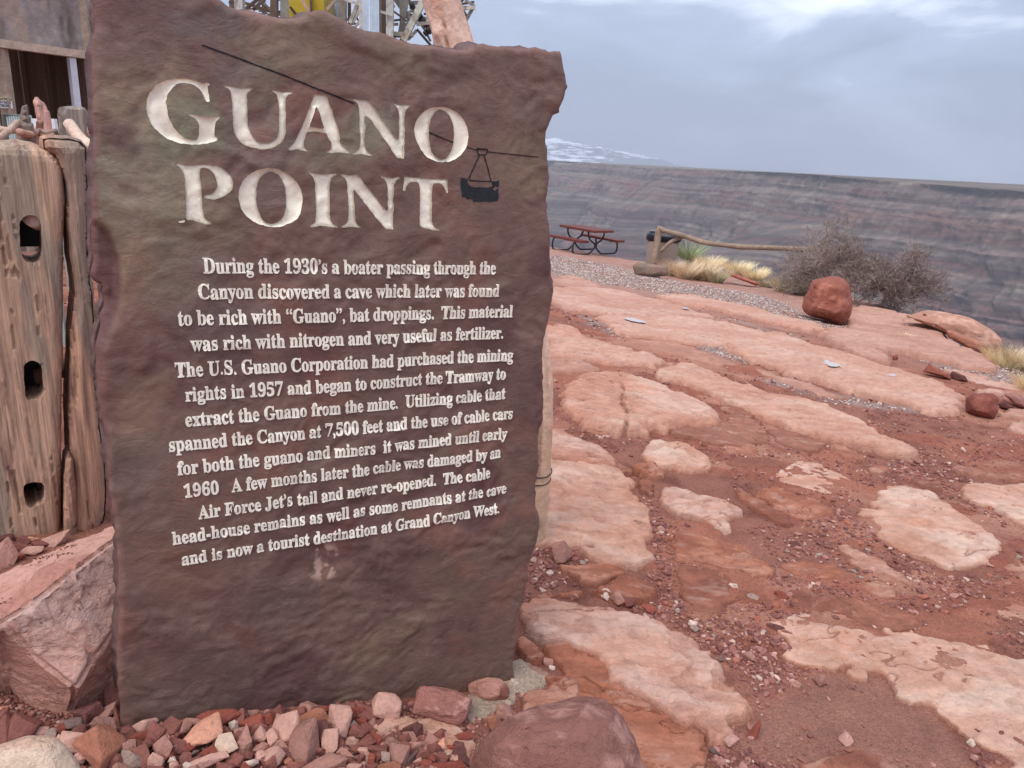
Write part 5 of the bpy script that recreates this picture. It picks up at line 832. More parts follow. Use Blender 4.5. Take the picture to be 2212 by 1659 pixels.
    scatter('stone_crumbs', np.column_stack([q, ZT(q[:, 0], q[:, 1]) + soil_h(q[:, 0], q[:, 1]) + R * .4]), R, cols, MAT['peb'], 6, .75)
    # concrete footing
    pc = gpoly(P2([(1750, 150), (1900, 25), (2030, 90), (2200, 170), (2100, 240), (1990, 290), (1905, 350), (1880, 430), (1720, 470), (1560, 490), (1450, 460), (1500, 330)]), .02)
    xs = np.arange(pc[:, 0].min() - .03, pc[:, 0].max() + .03, .005); ys = np.arange(pc[:, 1].min() - .03, pc[:, 1].max() + .03, .005); X, Y = np.meshgrid(xs, ys); q = np.stack([X.ravel(), Y.ravel()], 1); sd = sdist(q, pc) + fbm(q[:, 0] * 25, q[:, 1] * 25, None, 3, 420) * .012
    z = ZT(q[:, 0], q[:, 1]) + .02 * (1 - np.exp(-np.clip(sd, 0, 9) / .012)) + np.minimum(sd, 0) * 2 + fbm(q[:, 0] * 40, q[:, 1] * 40, None, 3, 421) * .003; n = fbm(q[:, 0] * 12, q[:, 1] * 12, None, 4, 422)
    C = mixc(np.tile(lin(170, 148, 130), (len(q), 1)), lin(160, 120, 104), sstep(.1, .5, n)) * 1.1; i = np.arange(len(ys) - 1)[:, None] * len(xs) + np.arange(len(xs) - 1); F = np.stack([i, i + 1, i + 1 + len(xs), i + len(xs)], -1).reshape(-1, 4); F = F[(sd[F] > -.02).all(1)]
    tag(mesh_np('concrete_footing', np.column_stack([q, z]), F, MAT['dirt'], None, C, True), 'rough greenish grey concrete footing at the lower right corner of the sign', 'footing')
# ================================================================== TIMBER, SHED, TRAM TOWER
def vplane(px, py, D=None, yaw=0.0, at=None):
    """a vertical plane facing the camera through the ground point under a pixel (or at distance D)"""
    P = at if at is not None else (G(px, py) if D is None else PD(px, py, D)); h = np.array([P[0], P[1], 0]); h /= np.linalg.norm(h)
    N = -np.array([h[0] * math.cos(yaw) - h[1] * math.sin(yaw), h[0] * math.sin(yaw) + h[1] * math.cos(yaw), 0]); V = np.array([0, 0, 1.]); U = np.cross(V, N); return (np.array(P), U, V, N)
def relief(name, px, pl, thick, matl, parent=None, holes=(), st=.012, R=.03, col=(150, 118, 100), col2=None, grain=.004, gf=(40, 2.5), seed=1, uv=False, chk=0, jag=.0015, flat=False, dark=None, bright=1.5):
    O, U, V, N = pl; ol = np.array(px) if uv else spx(px, pl); ol = resample(ol, st * .9)
    nn = _nn2(ol); ol = ol + nn * (fbm(ol[:, 0] * 30, ol[:, 1] * 30, None, 3, seed) * jag)[:, None]
    if np.sum(ol[:, 0] * np.roll(ol[:, 1], -1) - np.roll(ol[:, 0], -1) * ol[:, 1]) > 0: ol = ol[::-1]
    rings = [ol]
    for hpx in holes:
        h = np.array(hpx) if uv else spx(hpx, pl); h = resample(chaikin(h, 1), st * .8); h = h + _nn2(h) * (fbm(h[:, 0] * 60, h[:, 1] * 60, None, 2, seed + 1) * jag)[:, None]
        if np.sum(h[:, 0] * np.roll(h[:, 1], -1) - np.roll(h[:, 0], -1) * h[:, 1]) > 0: h = h[::-1]
        rings.append(h)
    allp = np.concatenate(rings); us = np.arange(ol[:, 0].min(), ol[:, 0].max(), st); vs = np.arange(ol[:, 1].min(), ol[:, 1].max(), st * 2)
    g = np.stack(np.meshgrid(us, vs), -1).reshape(-1, 2); g = g + RNG.uniform(-.2, .2, g.shape) * st
    ins = inpoly(g, ol); 
    for h in rings[1:]: ins &= ~inpoly(g, h)
    g = g[ins]; d = pdist(g, ol)
    for h in rings[1:]: d = np.minimum(d, pdist(g, h))
    g = g[d > st * .55]; pts = np.concatenate([allp, g]); edges = []; k = 0
    for r in rings: edges += [(k + i, k + (i + 1) % len(r)) for i in range(len(r))]; k += len(r)
    v, _, F, _, _, _ = delaunay_2d_cdt([Vector(p) for p in pts], edges, [], 0, 1e-6); v = np.array([tuple(q) for q in v]); F = np.array([f for f in F if len(f) == 3])
    a = v[F]; ar = (a[:, 1, 0] - a[:, 0, 0]) * (a[:, 2, 1] - a[:, 0, 1]) - (a[:, 1, 1] - a[:, 0, 1]) * (a[:, 2, 0] - a[:, 0, 0]); F[ar < 0] = F[ar < 0][:, ::-1]
    c = v[F].mean(1); m = inpoly(c, ol)
    for h in rings[1:]: m &= ~inpoly(c, h)
    F = F[m]; e = pdist(v, ol); x, y = v[:, 0], v[:, 1]
    q = 1 - np.clip(e / R, 0, 1); h_ = -R * (1 - np.sqrt(np.clip(1 - q * q, 0, 1))) * (.3 if flat else 1)
    gr = fbm(x * gf[0] + fbm(x * 6, y * 2, None, 2, seed) * 1.5, y * gf[1], None, 4, seed + 2); gr2 = fbm(x * gf[0] * 3, y * gf[1] * 2, None, 3, seed + 3)
    crack = sstep(.45, .62, np.abs(fbm(x * gf[0] * .45, y * gf[1] * .4, None, 3, seed + 4)) + .1 * gr) * 0 + (np.abs(fbm(x * gf[0] * .4, y * gf[1] * .35, None, 3, seed + 5)) < .035) * (fbm(x * 4, y * 3, None, 2, seed + 6) > -.05)
    h_ = h_ + gr * grain + gr2 * grain * .35 - crack * grain * 1.8
    A = lin(*col); B = lin(*(col2 or [k * .72 for k in col])); C = mixc(np.tile(A, (len(v), 1)), B, sstep(-.1, .6, gr * .7 + gr2 * .5)); C = mixc(C, A * 1.25, sstep(.1, .6, -gr2) * .5); C = mixc(C, A * .35, crack * .6)
    if dark: C = mixc(C, lin(*dark), sstep(.05, .45, fbm(x * 9, y * 2.2, None, 4, seed + 7)) * .7)
    C = C * bright
    w = lambda uu, vv, hh: O + np.outer(uu, U) + np.outer(vv, V) + np.outer(hh, N)
    VV = [w(x, y, h_)]; FF = [F]; Q = []; k = len(v); o0 = 0; CC = [C]; T = thick if hasattr(thick, '__len__') else (thick,)
    for ri, r in enumerate(rings):
        n = len(r); idx = np.arange(o0, o0 + n); o0 += n; prev = idx
        for tt in np.linspace(.25, 1, 4):
            rr = (fbm(r[:, 0] * 25, r[:, 1] * 4 + tt * 6, None, 3, seed + 9) * grain)[:, None] * nn_(r)
            if tt == 1 and ri == 0: rr = rr - nn_(r) * min(R * .5, .01)
            p2 = r + rr; VV.append(w(p2[:, 0], p2[:, 1], np.full(n, -thick * tt))); CC.append(C[idx] * (.9)); cur = np.arange(k, k + n); k += n
            Q.append(np.stack([prev, np.roll(prev, -1), np.roll(cur, -1), cur], 1)); prev = cur
    VV.append(w(x, y, np.full(len(x), -thick))); CC.append(C); FF.append(F[:, ::-1] + k)
    o = mesh_np(name, np.concatenate(VV), [np.concatenate(FF), np.concatenate(Q)], matl, parent, np.concatenate(CC), False)
    return o
def nn_(r): return _nn2(r)
def build_posts():
    W = MAT['woodv']
    # slotted post
    pl = vplane(70, 1158); A = (160, 130, 110); root = empty('timber_post', pl[0], 'massive weathered timber post with three slots through it at the left edge', 'timber post')
    hs = [[(42, 490), (45, 475), (55, 466), (68, 464), (80, 468), (88, 480), (90, 500), (92, 540), (90, 560), (76, 570), (60, 568), (48, 556), (43, 530)],
          [(50, 795), (56, 783), (70, 778), (85, 784), (92, 795), (94, 830), (95, 850), (88, 862), (70, 866), (56, 862), (53, 840)],
          [(50, 1055), (56, 1044), (75, 1041), (96, 1044), (97, 1062), (94, 1088), (80, 1092), (66, 1103), (54, 1090)]]
    relief('post_body', [(-90, 318), (-30, 312), (15, 309), (45, 310), (80, 318), (110, 327), (128, 345), (138, 375), (143, 420), (141, 480), (139, 520), (138, 700), (136, 900), (134, 1060), (133, 1175), (60, 1190), (-90, 1200)], pl, .2, W, root, hs, st=.0085, R=.045, col=A, col2=(118, 92, 80), grain=.0035, seed=500, gf=(42, 2.2), dark=(124, 112, 100), bright=1.6)
    # round rail ends inside the slots: top one pale, lower two coloured dark like slot shade
    def seg(a, b, r, name, mt, rr=.05, n=12, **k): mb = MB(); mb.tube(smoothpath([a, b], 6), r, n, rr); return mb.build(name, mt, k.get('parent', root), True)
    O, U, V, N = pl
    for (x0, y0), cc, dz in [((66, 490), (236, 212, 200), .05), ((74, 835), (92, 60, 50), .13), ((74, 1070), (74, 50, 44), .12)]:
        d = ray(x0, y0); t = ((O - CAM) @ N) / (d @ N); p = CAM + d * t
        mt = plain('rail_end_%d' % y0, lin(*cc) * 1.2, .8, 0, .15, 30)
        mb = MB(); mb.tube(smoothpath([p - N * dz + U * .01 + V * (.03 if y0 < 600 else 0), p - N * .16 + U * .06, p - N * .5 + U * .3 - V * .03], 3), .034, 14, .05); mb.build('rail_end', mt, root, True)
        mb = MB(); mb.bar(p - N * .19 - U * .06, p - N * .19 + U * .06, .01, .18); mb.build('slot_shade_back', MAT['dk'], root)  # dark backing strip added to stand in for the shade inside the slot
    # plain post
    pl = vplane(190, 1146, at=G(190, 1146)); root = empty('timber_post', pl[0], 'rounded timber post with a cracked dark gap, squeezed between the slotted post and the sign', 'timber post')
    relief('post_body', [(92, 300), (110, 297), (150, 300), (175, 308), (187, 320), (190, 360), (191, 450), (192, 560), (195, 610), (202, 640), (205, 700), (205, 760), (207, 830), (214, 900), (222, 960), (228, 1010), (232, 1060), (230, 1110), (226, 1135), (200, 1180), (146, 1180), (150, 1050), (146, 900), (150, 720), (160, 640), (150, 560), (143, 480), (140, 400), (120, 340), (94, 322)], pl, .17, W, root, st=.0085, R=.06, col=(160, 124, 104), col2=(126, 96, 82), grain=.003, seed=520, gf=(30, 1.8), dark=(112, 102, 94), bright=1.55)
    relief('post_stub', [(138, 1040), (142, 1000), (150, 985), (158, 1000), (165, 1060), (168, 1180), (138, 1190)], (pl[0] + pl[3] * .03, *pl[1:]), .12, W, root, st=.012, R=.03, col=(140, 108, 92), grain=.003, seed=525)
    # rail fence remains further back
    def plank(name, lab, pts, px, D, th, cat='timber', col=(150, 126, 114), dark=None, R=.012, st=.014, mt=None, seed=1, gf=(45, 3), grp=None):
        pl = vplane(*px, D=D); root = empty(name, [pl[0][0], pl[0][1], float(ZT(pl[0][0], pl[0][1]))], lab, cat, grp); return root, relief('timber', pts, pl, th, mt or W, root, st=st, R=R, col=col, grain=.0025, seed=seed, gf=gf, dark=dark, bright=1.3)
    plank('splintered_post', 'tall splintered pinkish post with a pointed top in front of the shed', C7([(740,175),(770,175),(790,215),(830,240),(870,270),(900,290),(930,350),(960,430),(1000,480),(1020,560),(1050,750),(1060,850),(1060,1400),(870,1400),(870,850),(820,690),(800,640),(780,560),(760,480),(745,380),(715,290),(712,240),(735,215)]), C7([(920, 700)])[0], 4.7, .09, 'post', (196, 152, 138), seed=530)
    plank('broken_post', 'short broken post with a jagged stub on top, left of the splintered post', C7([(480,370),(560,335),(565,450),(570,560),(610,600),(600,700),(680,720),(700,830),(740,900),(740,1400),(350,1400),(350,1130),(340,680),(460,660),(450,580),(465,480)]), C7([(540, 900)])[0], 4.3, .08, 'post', (160, 124, 110), seed=534, dark=(120, 112, 106))
    plank('wide_post', 'wide grey board post with a rounded top in front of the white pipe', C7([(1200,560),(1210,400),(1230,365),(1300,362),(1500,370),(1700,370),(1760,400),(1800,480),(1825,600),(1840,700),(1860,1000),(1860,1500),(1230,1500),(1230,700)]), C7([(1530, 800)])[0], 4.0, .16, 'post', (148, 130, 118), seed=538, dark=(128, 118, 110))
    plank('thin_stake', 'thin pinkish stake against the left edge of the sign', C7([(1855,375),(1900,372),(1905,700),(1885,1000),(1840,900),(1845,660)]), C7([(1880, 700)])[0], 3.6, .03, 'stake', (176, 134, 118), seed=541)
    plank('narrow_post', 'narrow reddish post standing just left of the splintered post', C7([(775,685),(870,680),(860,900),(860,1400),(800,1400),(800,1100),(790,900)]), C7([(820, 900)])[0], 4.5, .05, 'post', (164, 116, 102), seed=543)
    def log(name, lab, a, b, Da, Db, r, col, cat='rail', rr=.06, dark=1):
        A_, B_ = PD(*a, Da), PD(*b, Db); root = empty(name, A_, lab, cat); mb = MB(); pts = smoothpath([A_, (A_ + B_) / 2 + np.array([0, 0, -.01]), B_], 6); mb.tube(pts, r, 12, rr, seed=int(a[0]) + 3)
        mb.build('rail_body', plain(name + '_wood', lin(*col) * 1.3, .85, 0, .25, 14, bump=((30, .006),)), root, True)
    log('fence_rail', 'grey sawn log stub slanting down to the sign from the wide post', (150, 268), (202, 326), 3.75, 3.5, .024, (190, 164, 148), rr=.12)
    log('fence_rail', 'thin grey pole slanting down to the left edge from the broken post', (38, 264), (-20, 306), 4.3, 4.0, .014, (168, 140, 124))
    log('fence_rail', 'weathered horizontal rail running to the left edge behind the slanting pole', (-20, 272), (38, 281), 4.6, 4.5, .016, (176, 150, 136))
    log('fence_rail', 'pinkish horizontal rail between the broken post and the splintered post', (42, 285), (84, 285), 4.2, 4.4, .016, (184, 140, 122))
    log('fence_rail', 'upper dark rail between the splintered post and the wide post', (86, 282), (120, 283), 4.4, 4.2, .012, (146, 124, 114))
    log('fence_rail', 'lower brown rail between the splintered post and the wide post', (86, 291), (120, 292), 4.4, 4.2, .014, (156, 124, 110))
    0 and log('fence_rail', 'grey board end low down between the round post and the sign', (205, 1026), (250, 1030), 3.3, 3.2, .03, (112, 100, 92))
    # leaning bleached log behind the sign
    D0 = 3.05; path = [(935, -60), (953, 0), (967, 50), (982, 100), (1030, 280), (1100, 500), (1140, 700), (1156, 800), (1158, 900), (1152, 1020), (1146, 1120), (1144, 1172)]
    base = G(1146, 1165); yb = base[1]; pts = [PY(x, y, yb + .0) for x, y in path]; rs = np.array([36, 36.5, 36, 37.5, 37, 36, 36, 37, 37, 37, 36, 36]) * .0
    rs = [w / F_ * np.linalg.norm(p - CAM) for w, p in zip([36, 36.5, 36, 37.5, 37, 36, 37, 37, 37, 38, 36, 34], pts)]
    root = empty('leaning_log', base, 'bleached pinkish tree trunk leaning behind the sign, its top above the dip in the stone', 'log')
    sp = smoothpath(np.column_stack([pts, rs]), 10); mb = MB(); n = 40; mm = len(sp); V = []
    for i in range(mm):
        p = sp[i, :3]; d = sp[min(i + 1, mm - 1), :3] - sp[max(i - 1, 0), :3]; d /= np.linalg.norm(d); r_ = np.cross(d, [0, 1, 0]); r_ /= np.linalg.norm(r_); u_ = np.cross(r_, d)
        for k in range(n):
            t = 2 * math.pi * k / n; V.append((p, r_ * math.cos(t) + u_ * math.sin(t), sp[i, 3], t, i))
    th = np.array([v[3] for v in V]); ii = np.array([v[4] for v in V]) * .12; P = np.array([v[0] for v in V]); Dn = np.array([v[1] for v in V]); rad = np.array([v[2] for v in V])
    g1 = fbm(np.cos(th) * 1.5 + 5, np.sin(th) * 1.5 + ii * .6, None, 3, 610); g2 = fbm(th * 5 + ii * .4, ii * .8, None, 3, 611) * np.sin(th / 2) ** .5
    rad = rad * (1 + .05 * g1 + .035 * g2); seam = np.abs(((th - 4.4 - .25 * np.sin(ii * .9)) + math.pi) % (2 * math.pi) - math.pi); rad = rad * (1 - .16 * np.exp(-(seam / .08) ** 2) * sstep(-.3, .2, np.sin(ii * .7 + .6)))
    for (kx, ky, amp, wd) in [(1012 - 0, 128, .12, .03), (962, 4, .14, .035), (945, 72, .16, .02), (990, 86, .14, .02)]:
        kp = PY(kx, ky, yb - .05); dd = np.linalg.norm(P + Dn * rad[:, None] - kp, axis=1); rad = rad * (1 + amp * np.exp(-(dd / wd) ** 2))
    C = np.tile(lin(212, 176, 156), (len(P), 1)); C = mixc(C, lin(204, 146, 122), sstep(.1, .6, g1) * .7); C = mixc(C, lin(226, 196, 182), sstep(.1, .5, g2) * .7); C = mixc(C, lin(120, 74, 58), np.exp(-(seam / .06) ** 2) * .8)
    low = sstep(.9, .2, P[:, 2]); C = mixc(C, lin(206, 172, 140), low * .7); C = mixc(C, lin(120, 90, 74), sstep(.35, .6, fbm(th * 3, ii * .5, None, 3, 615)) * low * .6)
    F = [(i * n + k, i * n + (k + 1) % n, (i + 1) * n + (k + 1) % n, (i + 1) * n + k) for i in range(mm - 1) for k in range(n)]
    mesh_np('trunk', P + Dn * rad[:, None], np.array(F), MAT['woodx'], root, C * 1.15, True)
    for yy, dx in [(1015, 0), (1031, -3)]:
        c = PY(1153 + dx, yy, yb); rr = 39 / F_ * np.linalg.norm(c - CAM); mb = MB(); mb.tube([c + np.array([math.cos(t) * rr, math.sin(t) * rr, .006 * math.sin(2 * t)]) for t in np.linspace(0, 2 * math.pi, 28)], .0028, 6, cap=False); mb.build('wire_wrap', MAT['dk'], root, True)
def build_shed():
    # front opening of the old head-house; every point found from its height above the ground
    zt = 2.42; root = empty('shed', PZ(95, 110, zt) * [1, 1, 0], 'old grey plank shed with a plywood panel over its dark open front, behind the posts', 'shed')
    L, Rr = PZ(-6, 94, zt), PZ(193, 121, zt); ax = (Rr - L); ax[2] = 0; W_ = np.linalg.norm(ax); ax /= W_; nrm = np.cross([0, 0, 1.], ax)            # nrm points away from camera?
    if nrm @ (L - CAM) < 0: nrm = -nrm
    up = np.array([0, 0, 1.]); gz = -.1; pl = (np.array([L[0], L[1], zt]), ax, up, -nrm)
    grey = (140, 126, 118)
    relief('plywood_panel', [(-.6, .04), (W_ + .0, .04), (W_, 1.5), (-.6, 1.5)], pl, .03, MAT['woodx'], root, uv=True, st=.04, R=.01, col=(134, 124, 120), col2=(108, 98, 94), grain=.0012, gf=(9, 1.6), seed=700, dark=(152, 132, 118), flat=True, bright=1.3)
    def beam(a, b, w, h, nm, c, sd): 
        mb = MB(); mb.bar(a, b, w, h); o = mb.build(nm, plain(nm + str(sd), lin(*c) * 1.3, .85, 0, .25, 9, bump=((14, .01),)), root); return o
    beam(L - nrm * .04 - ax * .5, Rr - nrm * .04 + ax * .05 , .12, .085, 'lintel', (170, 150, 134), 1)
    beam(L + ax * .02 - up * .04, L + ax * .02 + up * (gz - zt), .11, .11, 'corner_post', (150, 132, 118), 2)
    beam(Rr + ax * -.0 + up * 1.5, Rr + up * (gz - zt), .1, .1, 'corner_post', (140, 124, 112), 3)
    # back wall and side wall made of upright boards
    dep = 1.7; rg = np.random.default_rng(5)
    def boards(A_, B_, z0, z1, nm, cbase, sd):
        mb = MB(); Lg = np.linalg.norm(B_ - A_); d = (B_ - A_) / Lg; nn = np.cross(d, up); s = 0; cols = []
        while s < Lg:
            w = rg.uniform(.12, .2); o = rg.uniform(-.02, .02); a = A_ + d * (s + w / 2) + nn * o; mb.bar([a[0], a[1], z0], [a[0], a[1], z1], w - .012, .03, up=nn); k = rg.uniform(.55, 1.1); cols.append(np.tile(lin(*cbase) * k * np.array([1, rg.uniform(.92, 1), rg.uniform(.86, .98)]), (8, 1))); s += w
        return mb.build(nm, MAT['woodgrey'], root, False, np.concatenate(cols))
    A0 = L + nrm * dep - ax * 1.6; B0 = Rr + nrm * dep + ax * .3
    boards(A0, B0, gz, 4.0, 'back_wall', (150, 128, 114), 1); boards(Rr + nrm * .05 - ax * .06, Rr + nrm * dep - ax * .06 * 1, gz, 4.0, 'side_wall', (132, 112, 98), 2)
    boards(L - ax * 1.6 + nrm * dep, L - ax * 1.6, gz, 4.0, 'side_wall', (150, 128, 114), 3)
    mb = MB(); q = [A0, B0, Rr + ax * .1, L - ax * 1.6]; mb.add([[*p[:2], 3.98] for p in q] + [[*p[:2], 4.05] for p in q], f4=[(0, 1, 2, 3), (7, 6, 5, 4), (0, 4, 5, 1), (1, 5, 6, 2), (2, 6, 7, 3), (3, 7, 4, 0)]); mb.build('roof', MAT['dk'], root)
    q = PZ(153, 118, zt - .04); d = ray(153, 118); t = ((L - nrm * .03 - CAM) @ nrm) / (d @ nrm); p = CAM + d * t; mb = MB(); mb.bar([p[0], p[1], zt - .05], [p[0], p[1], gz], .075, .075, up=nrm); mb.build('white_pipe', plain('white_pipe', lin(206, 208, 218) * .95, .5), root)
    # caution sign on the corner post
    d = ray(10, 222); O_ = L - nrm * .06; t = ((O_ - CAM) @ nrm) / (d @ nrm); p = CAM + d * t; s = 22 / F_ * np.linalg.norm(p - CAM); r = empty('caution_sign', p, 'small white caution sign with black words on the shed corner post', 'sign')
    mb = MB(); mb.bar(p - ax * s * .62, p + ax * s * .52, .012, s * .78, up=up); plate = mb.build('sign_plate', plain('sign_white', lin(232, 232, 232), .4), r)
    mb = MB(); mb.bar(p - nrm * .007 - ax * s * .6 + up * s * .27, p - nrm * .007 + ax * s * .5 + up * s * .27, .004, s * .2, up=up); mb.build('sign_band', plain('sign_yellow', lin(226, 214, 150), .4), r)
    for w_, hz in [('CAUTION', .27), ('DO NOT', .02), ('CROSS', -.22)]:
        cu = bpy.data.curves.new('t', 'FONT'); cu.body = w_; cu.size = s * .24; cu.align_x = 'CENTER'; cu.align_y = 'CENTER'; cu.extrude = .001; cu.offset = .001; ob = bpy.data.objects.new('t', cu); COL.objects.link(ob); bpy.context.view_layer.update()
        me = bpy.data.meshes.new_from_object(ob); bpy.data.objects.remove(ob); co = np.zeros(len(me.vertices) * 3); me.vertices.foreach_get('co', co); co = co.reshape(-1, 3)
        W3 = p - nrm * .011 + np.outer(co[:, 0] - s * .05, ax) + np.outer(co[:, 1] + hz * s, up) + np.outer(co[:, 2], -nrm) - WLOC[r.name]; me.vertices.foreach_set('co', W3.astype(np.float32).ravel()); me.materials.clear(); me.materials.append(MAT['dk']); me.update()
        o = bpy.data.objects.new('sign_word', me); COL.objects.link(o); o.parent = plate
    # crowd barrier and a striped barricade board behind the broken fence
    a, b = PD(10, 247, 6.2), PD(62, 250, 6.0); r = empty('crowd_barrier', [a[0], a[1], gz], 'thin grey metal crowd barrier inside the shed opening', 'barrier'); mb = MB(); mb.tube([a - up * .9, a, b, b - up * .9], .018, 8); mb.build('frame', MAT['gm'], r, True)
    for t in np.linspace(.1, .9, 9): q = a + (b - a) * t; mb = MB(); mb.tube([q, q - up * .85], .007, 6); mb.build('bar', MAT['gm'], r, True)
    a, b = PD(70, 271, 6.0), PD(122, 272, 5.8); d = (b - a) / np.linalg.norm(b - a); r = empty('barricade', [a[0], a[1], gz], 'orange and white striped barricade board behind the splintered post', 'barricade')
    mb = MB(); mb.bar(a, b, .02, .085); brd = mb.build('board', plain('barr_white', lin(225, 225, 230), .5), r); L_ = np.linalg.norm(b - a)
    for t in np.arange(.03, L_ - .1, .14):
        q = a + d * t; v = [q + up * -.042, q + d * .07 - up * .042, q + d * .12 + up * .042, q + d * .05 + up * .042]; f = np.array([*np.cross(up, d)]); f = f if f @ (CAM - a) > 0 else -f; mb = MB(); mb.add([x + f * .0125 for x in v] + [x + f * .011 for x in v], f4=[(0, 1, 2, 3), (7, 6, 5, 4)]); mb.build('stripe', MAT['orange'], brd)
    for q in (a + d * .05, b - d * .05): mb = MB(); mb.bar(q - up * .04, [q[0], q[1], gz], .03); mb.build('leg', MAT['gm'], r)
def build_tram():
    S = MAT['steel']; D = 21.0; K = .248
    X = lambda x, y: (x * K + 493.8, y * K)
    yb = PD(*X(1100, 200), D)[1]; root = empty('tram_tower', [PY(760, 60, yb)[0], yb + 1, -.4], 'rusty steel lattice tower of the old tramway rising above the top of the sign', 'tower')
    def pt(x, y, dy=0): return PY(*X(x, y), yb + dy)
    def member(name, a, b, w, col, da=0, db=None, h=None):
        db = da if db is None else db; A_, B_ = pt(*a, da), pt(*b, db); ww = w * K / F_ * np.linalg.norm(A_ - CAM)
        mb = MB(); d = (B_ - A_) / np.linalg.norm(B_ - A_); s = np.cross(d, [0, 1, 0]); s /= np.linalg.norm(s)
        mb.bar(A_, B_, ww, ww * .18, up=(0, 1, 0)); mb.bar(A_ + s * ww * .42 + [0, ww * .4, 0], B_ + s * ww * .42 + [0, ww * .4, 0], ww * .16, ww * .8, up=(0, 1, 0)); mb.bar(A_ - s * ww * .42 + [0, ww * .4, 0], B_ - s * ww * .42 + [0, ww * .4, 0], ww * .16, ww * .8, up=(0, 1, 0))
        return mb.build(name, S, root, False, np.tile(lin(*col) * 1.05, (24, 1)))
    wh, gr, ru, dk = (182, 180, 172), (130, 126, 118), (98, 78, 66), (70, 62, 56)
    foot = 2600
    for x, w, c, dy in [(85, 60, wh, 0), (20, 26, ru, 1.5), (300, 22, ru, 2.5), (390, 48, ru, 0), (488, 66, gr, -.4), (985, 56, gr, 0), (1048, 22, ru, .4), (1152, 30, wh, -.4), (1340, 40, ru, .3), (1318, 16, gr, -.2), (1402, 50, wh, -.4), (1510, 40, gr, .4)]:
        member('column', (x, -700), (x + 10, foot), w, c, dy)
    # corrugated ducts
    for x0, x1 in [(1165, 1220), (1228, 1308)]:
        mb = MB(); a0 = pt(x0, -600, -.6); b0 = pt(x1, -600, -.6); a1 = pt(x0 + 4, foot, -.6); b1 = pt(x1 + 4, foot, -.6); n = 7
        for i in range(n):
            t = (i + .5) / n; p, q = a0 + (b0 - a0) * t, a1 + (b1 - a1) * t; mb.tube([p, q], np.linalg.norm(b0 - a0) / n / 2 * 1.02, 8)
        o = mb.build('corrugated_panel', MAT['corr'], root, True)
    for a, b, w, c, dy in [((630, -20), (698, 100), 22, (168, 140, 124), -1.3), ((935, -10), (855, 85), 24, (150, 136, 120), -1.0), ((1135, 0), (1055, 200), 26, wh, -.3), ((1150, 60), (1075, 200), 22, wh, .2), ((1010, -5), (1158, 42), 18, wh, -.4),
                           ((1142, 180), (1100, 235), 16, wh, 0), ((1700, -10), (1520, 350), 48, (178, 180, 166), -.8), ((1440, -30), (1610, 210), 40, gr, .5), ((1550, -20), (1495, 290), 36, gr, .2), ((1570, 0), (1760, 360), 16, ru, .6), ((1440, 100), (1560, 190), 14, ru, 0),
                           ((1580, 60), (1700, 250), 16, dk, .9), ((1640, 255), (1760, 395), 20, dk, .2), ((1560, 345), (1640, 260), 20, gr, .3), ((1320, 100), (1430, 132), 18, wh, -.5), ((1420, 180), (1500, 170), 14, dk, 0), ((1380, 210), (1480, 330), 12, ru, .7),
                           ((2060, -30), (1990, 60), 18, dk, 0), ((1985, -20), (2075, 150), 22, dk, -.2), ((2135, 55), (2050, 205), 24, gr, -.3), ((2060, 0), (2140, 50), 20, gr, -.1), ((1990, 68), (2150, 66), 26, wh, -.4), ((2000, 40), (2140, 15), 14, dk, .3), ((1600, 30), (2010, 20), 18, gr, 1.0), ((1700, 120), (2060, 130), 14, dk, 1.0),
                           ((1635, 210), (1785, 192), 24, wh, -.6), ((1560, 150), (1760, 160), 20, gr, .3), ((1425, 292), (1610, 300), 30, (140, 138, 128), -.3), ((1420, 318), (1600, 322), 10, dk, -.3), ((120, 18), (465, 132), 20, ru, .8), ((120, 95), (270, -20), 20, ru, .5),
                           ((210, 85), (330, -30), 20, ru, .9), ((130, 70), (370, 90), 12, ru, 1.4), ((250, -20), (390, 130), 16, ru, 1.2), ((440, -10), (330, 100), 14, ru, 1.4), ((0, 20), (130, 25), 16, dk, 1.2), ((1640, 90), (1580, 210), 14, dk, .5), ((1470, 10), (1560, 60), 12, wh, .8),
                           ((960, 190), (1100, 150), 14, dk, 1.2), ((1080, 100), (1150, 210), 14, dk, 1.3), ((1060, 205), (1160, 208), 14, dk, 1.0), ((1360, 60), (1450, 55), 12, gr, .8), ((1500, 120), (1600, 130), 14, dk, .8),
                           ((1400, 400), (1990, 900), 30, gr, 0), ((85, 900), (985, 400), 30, ru, .6), ((1402, 900), (490, 500), 30, gr, .8)]:
        member('brace', a, b, w, c, dy)
    rg = np.random.default_rng(31)
    for i in range(46):
        x = rg.uniform(0, 520) if i % 3 == 0 else rg.uniform(1330, 1960); y = rg.uniform(-80, 330); L_ = rg.uniform(90, 260); an = rg.choice([0, .9, -.9, 1.5, -.5, .5]) + rg.normal(0, .08)
        member('brace', (x, y), (x + L_ * math.cos(an), y + L_ * math.sin(an)), rg.uniform(9, 20), [gr, ru, dk, dk, wh][rg.integers(0, 5)], rg.uniform(.6, 3.0))
    # sheave wheels
    for x, y, r in [(1668, 150, 26), (1695, 180, 22), (1722, 215, 24), (1745, 268, 22), (1718, 290, 18), (1600, 50, 20)]:
        c = pt(x, y, -.2); rr = r * K / F_ * np.linalg.norm(c - CAM); mb = MB(); mb.tube([c + [.0, -.12, 0], c + [0, -.08, 0], c + [0, 0, 0], c + [0, .08, 0], c + [0, .12, 0]], [rr, rr * .8, rr * .78, rr * .8, rr], 18); mb.build('sheave_wheel', MAT['dk'], root, True)
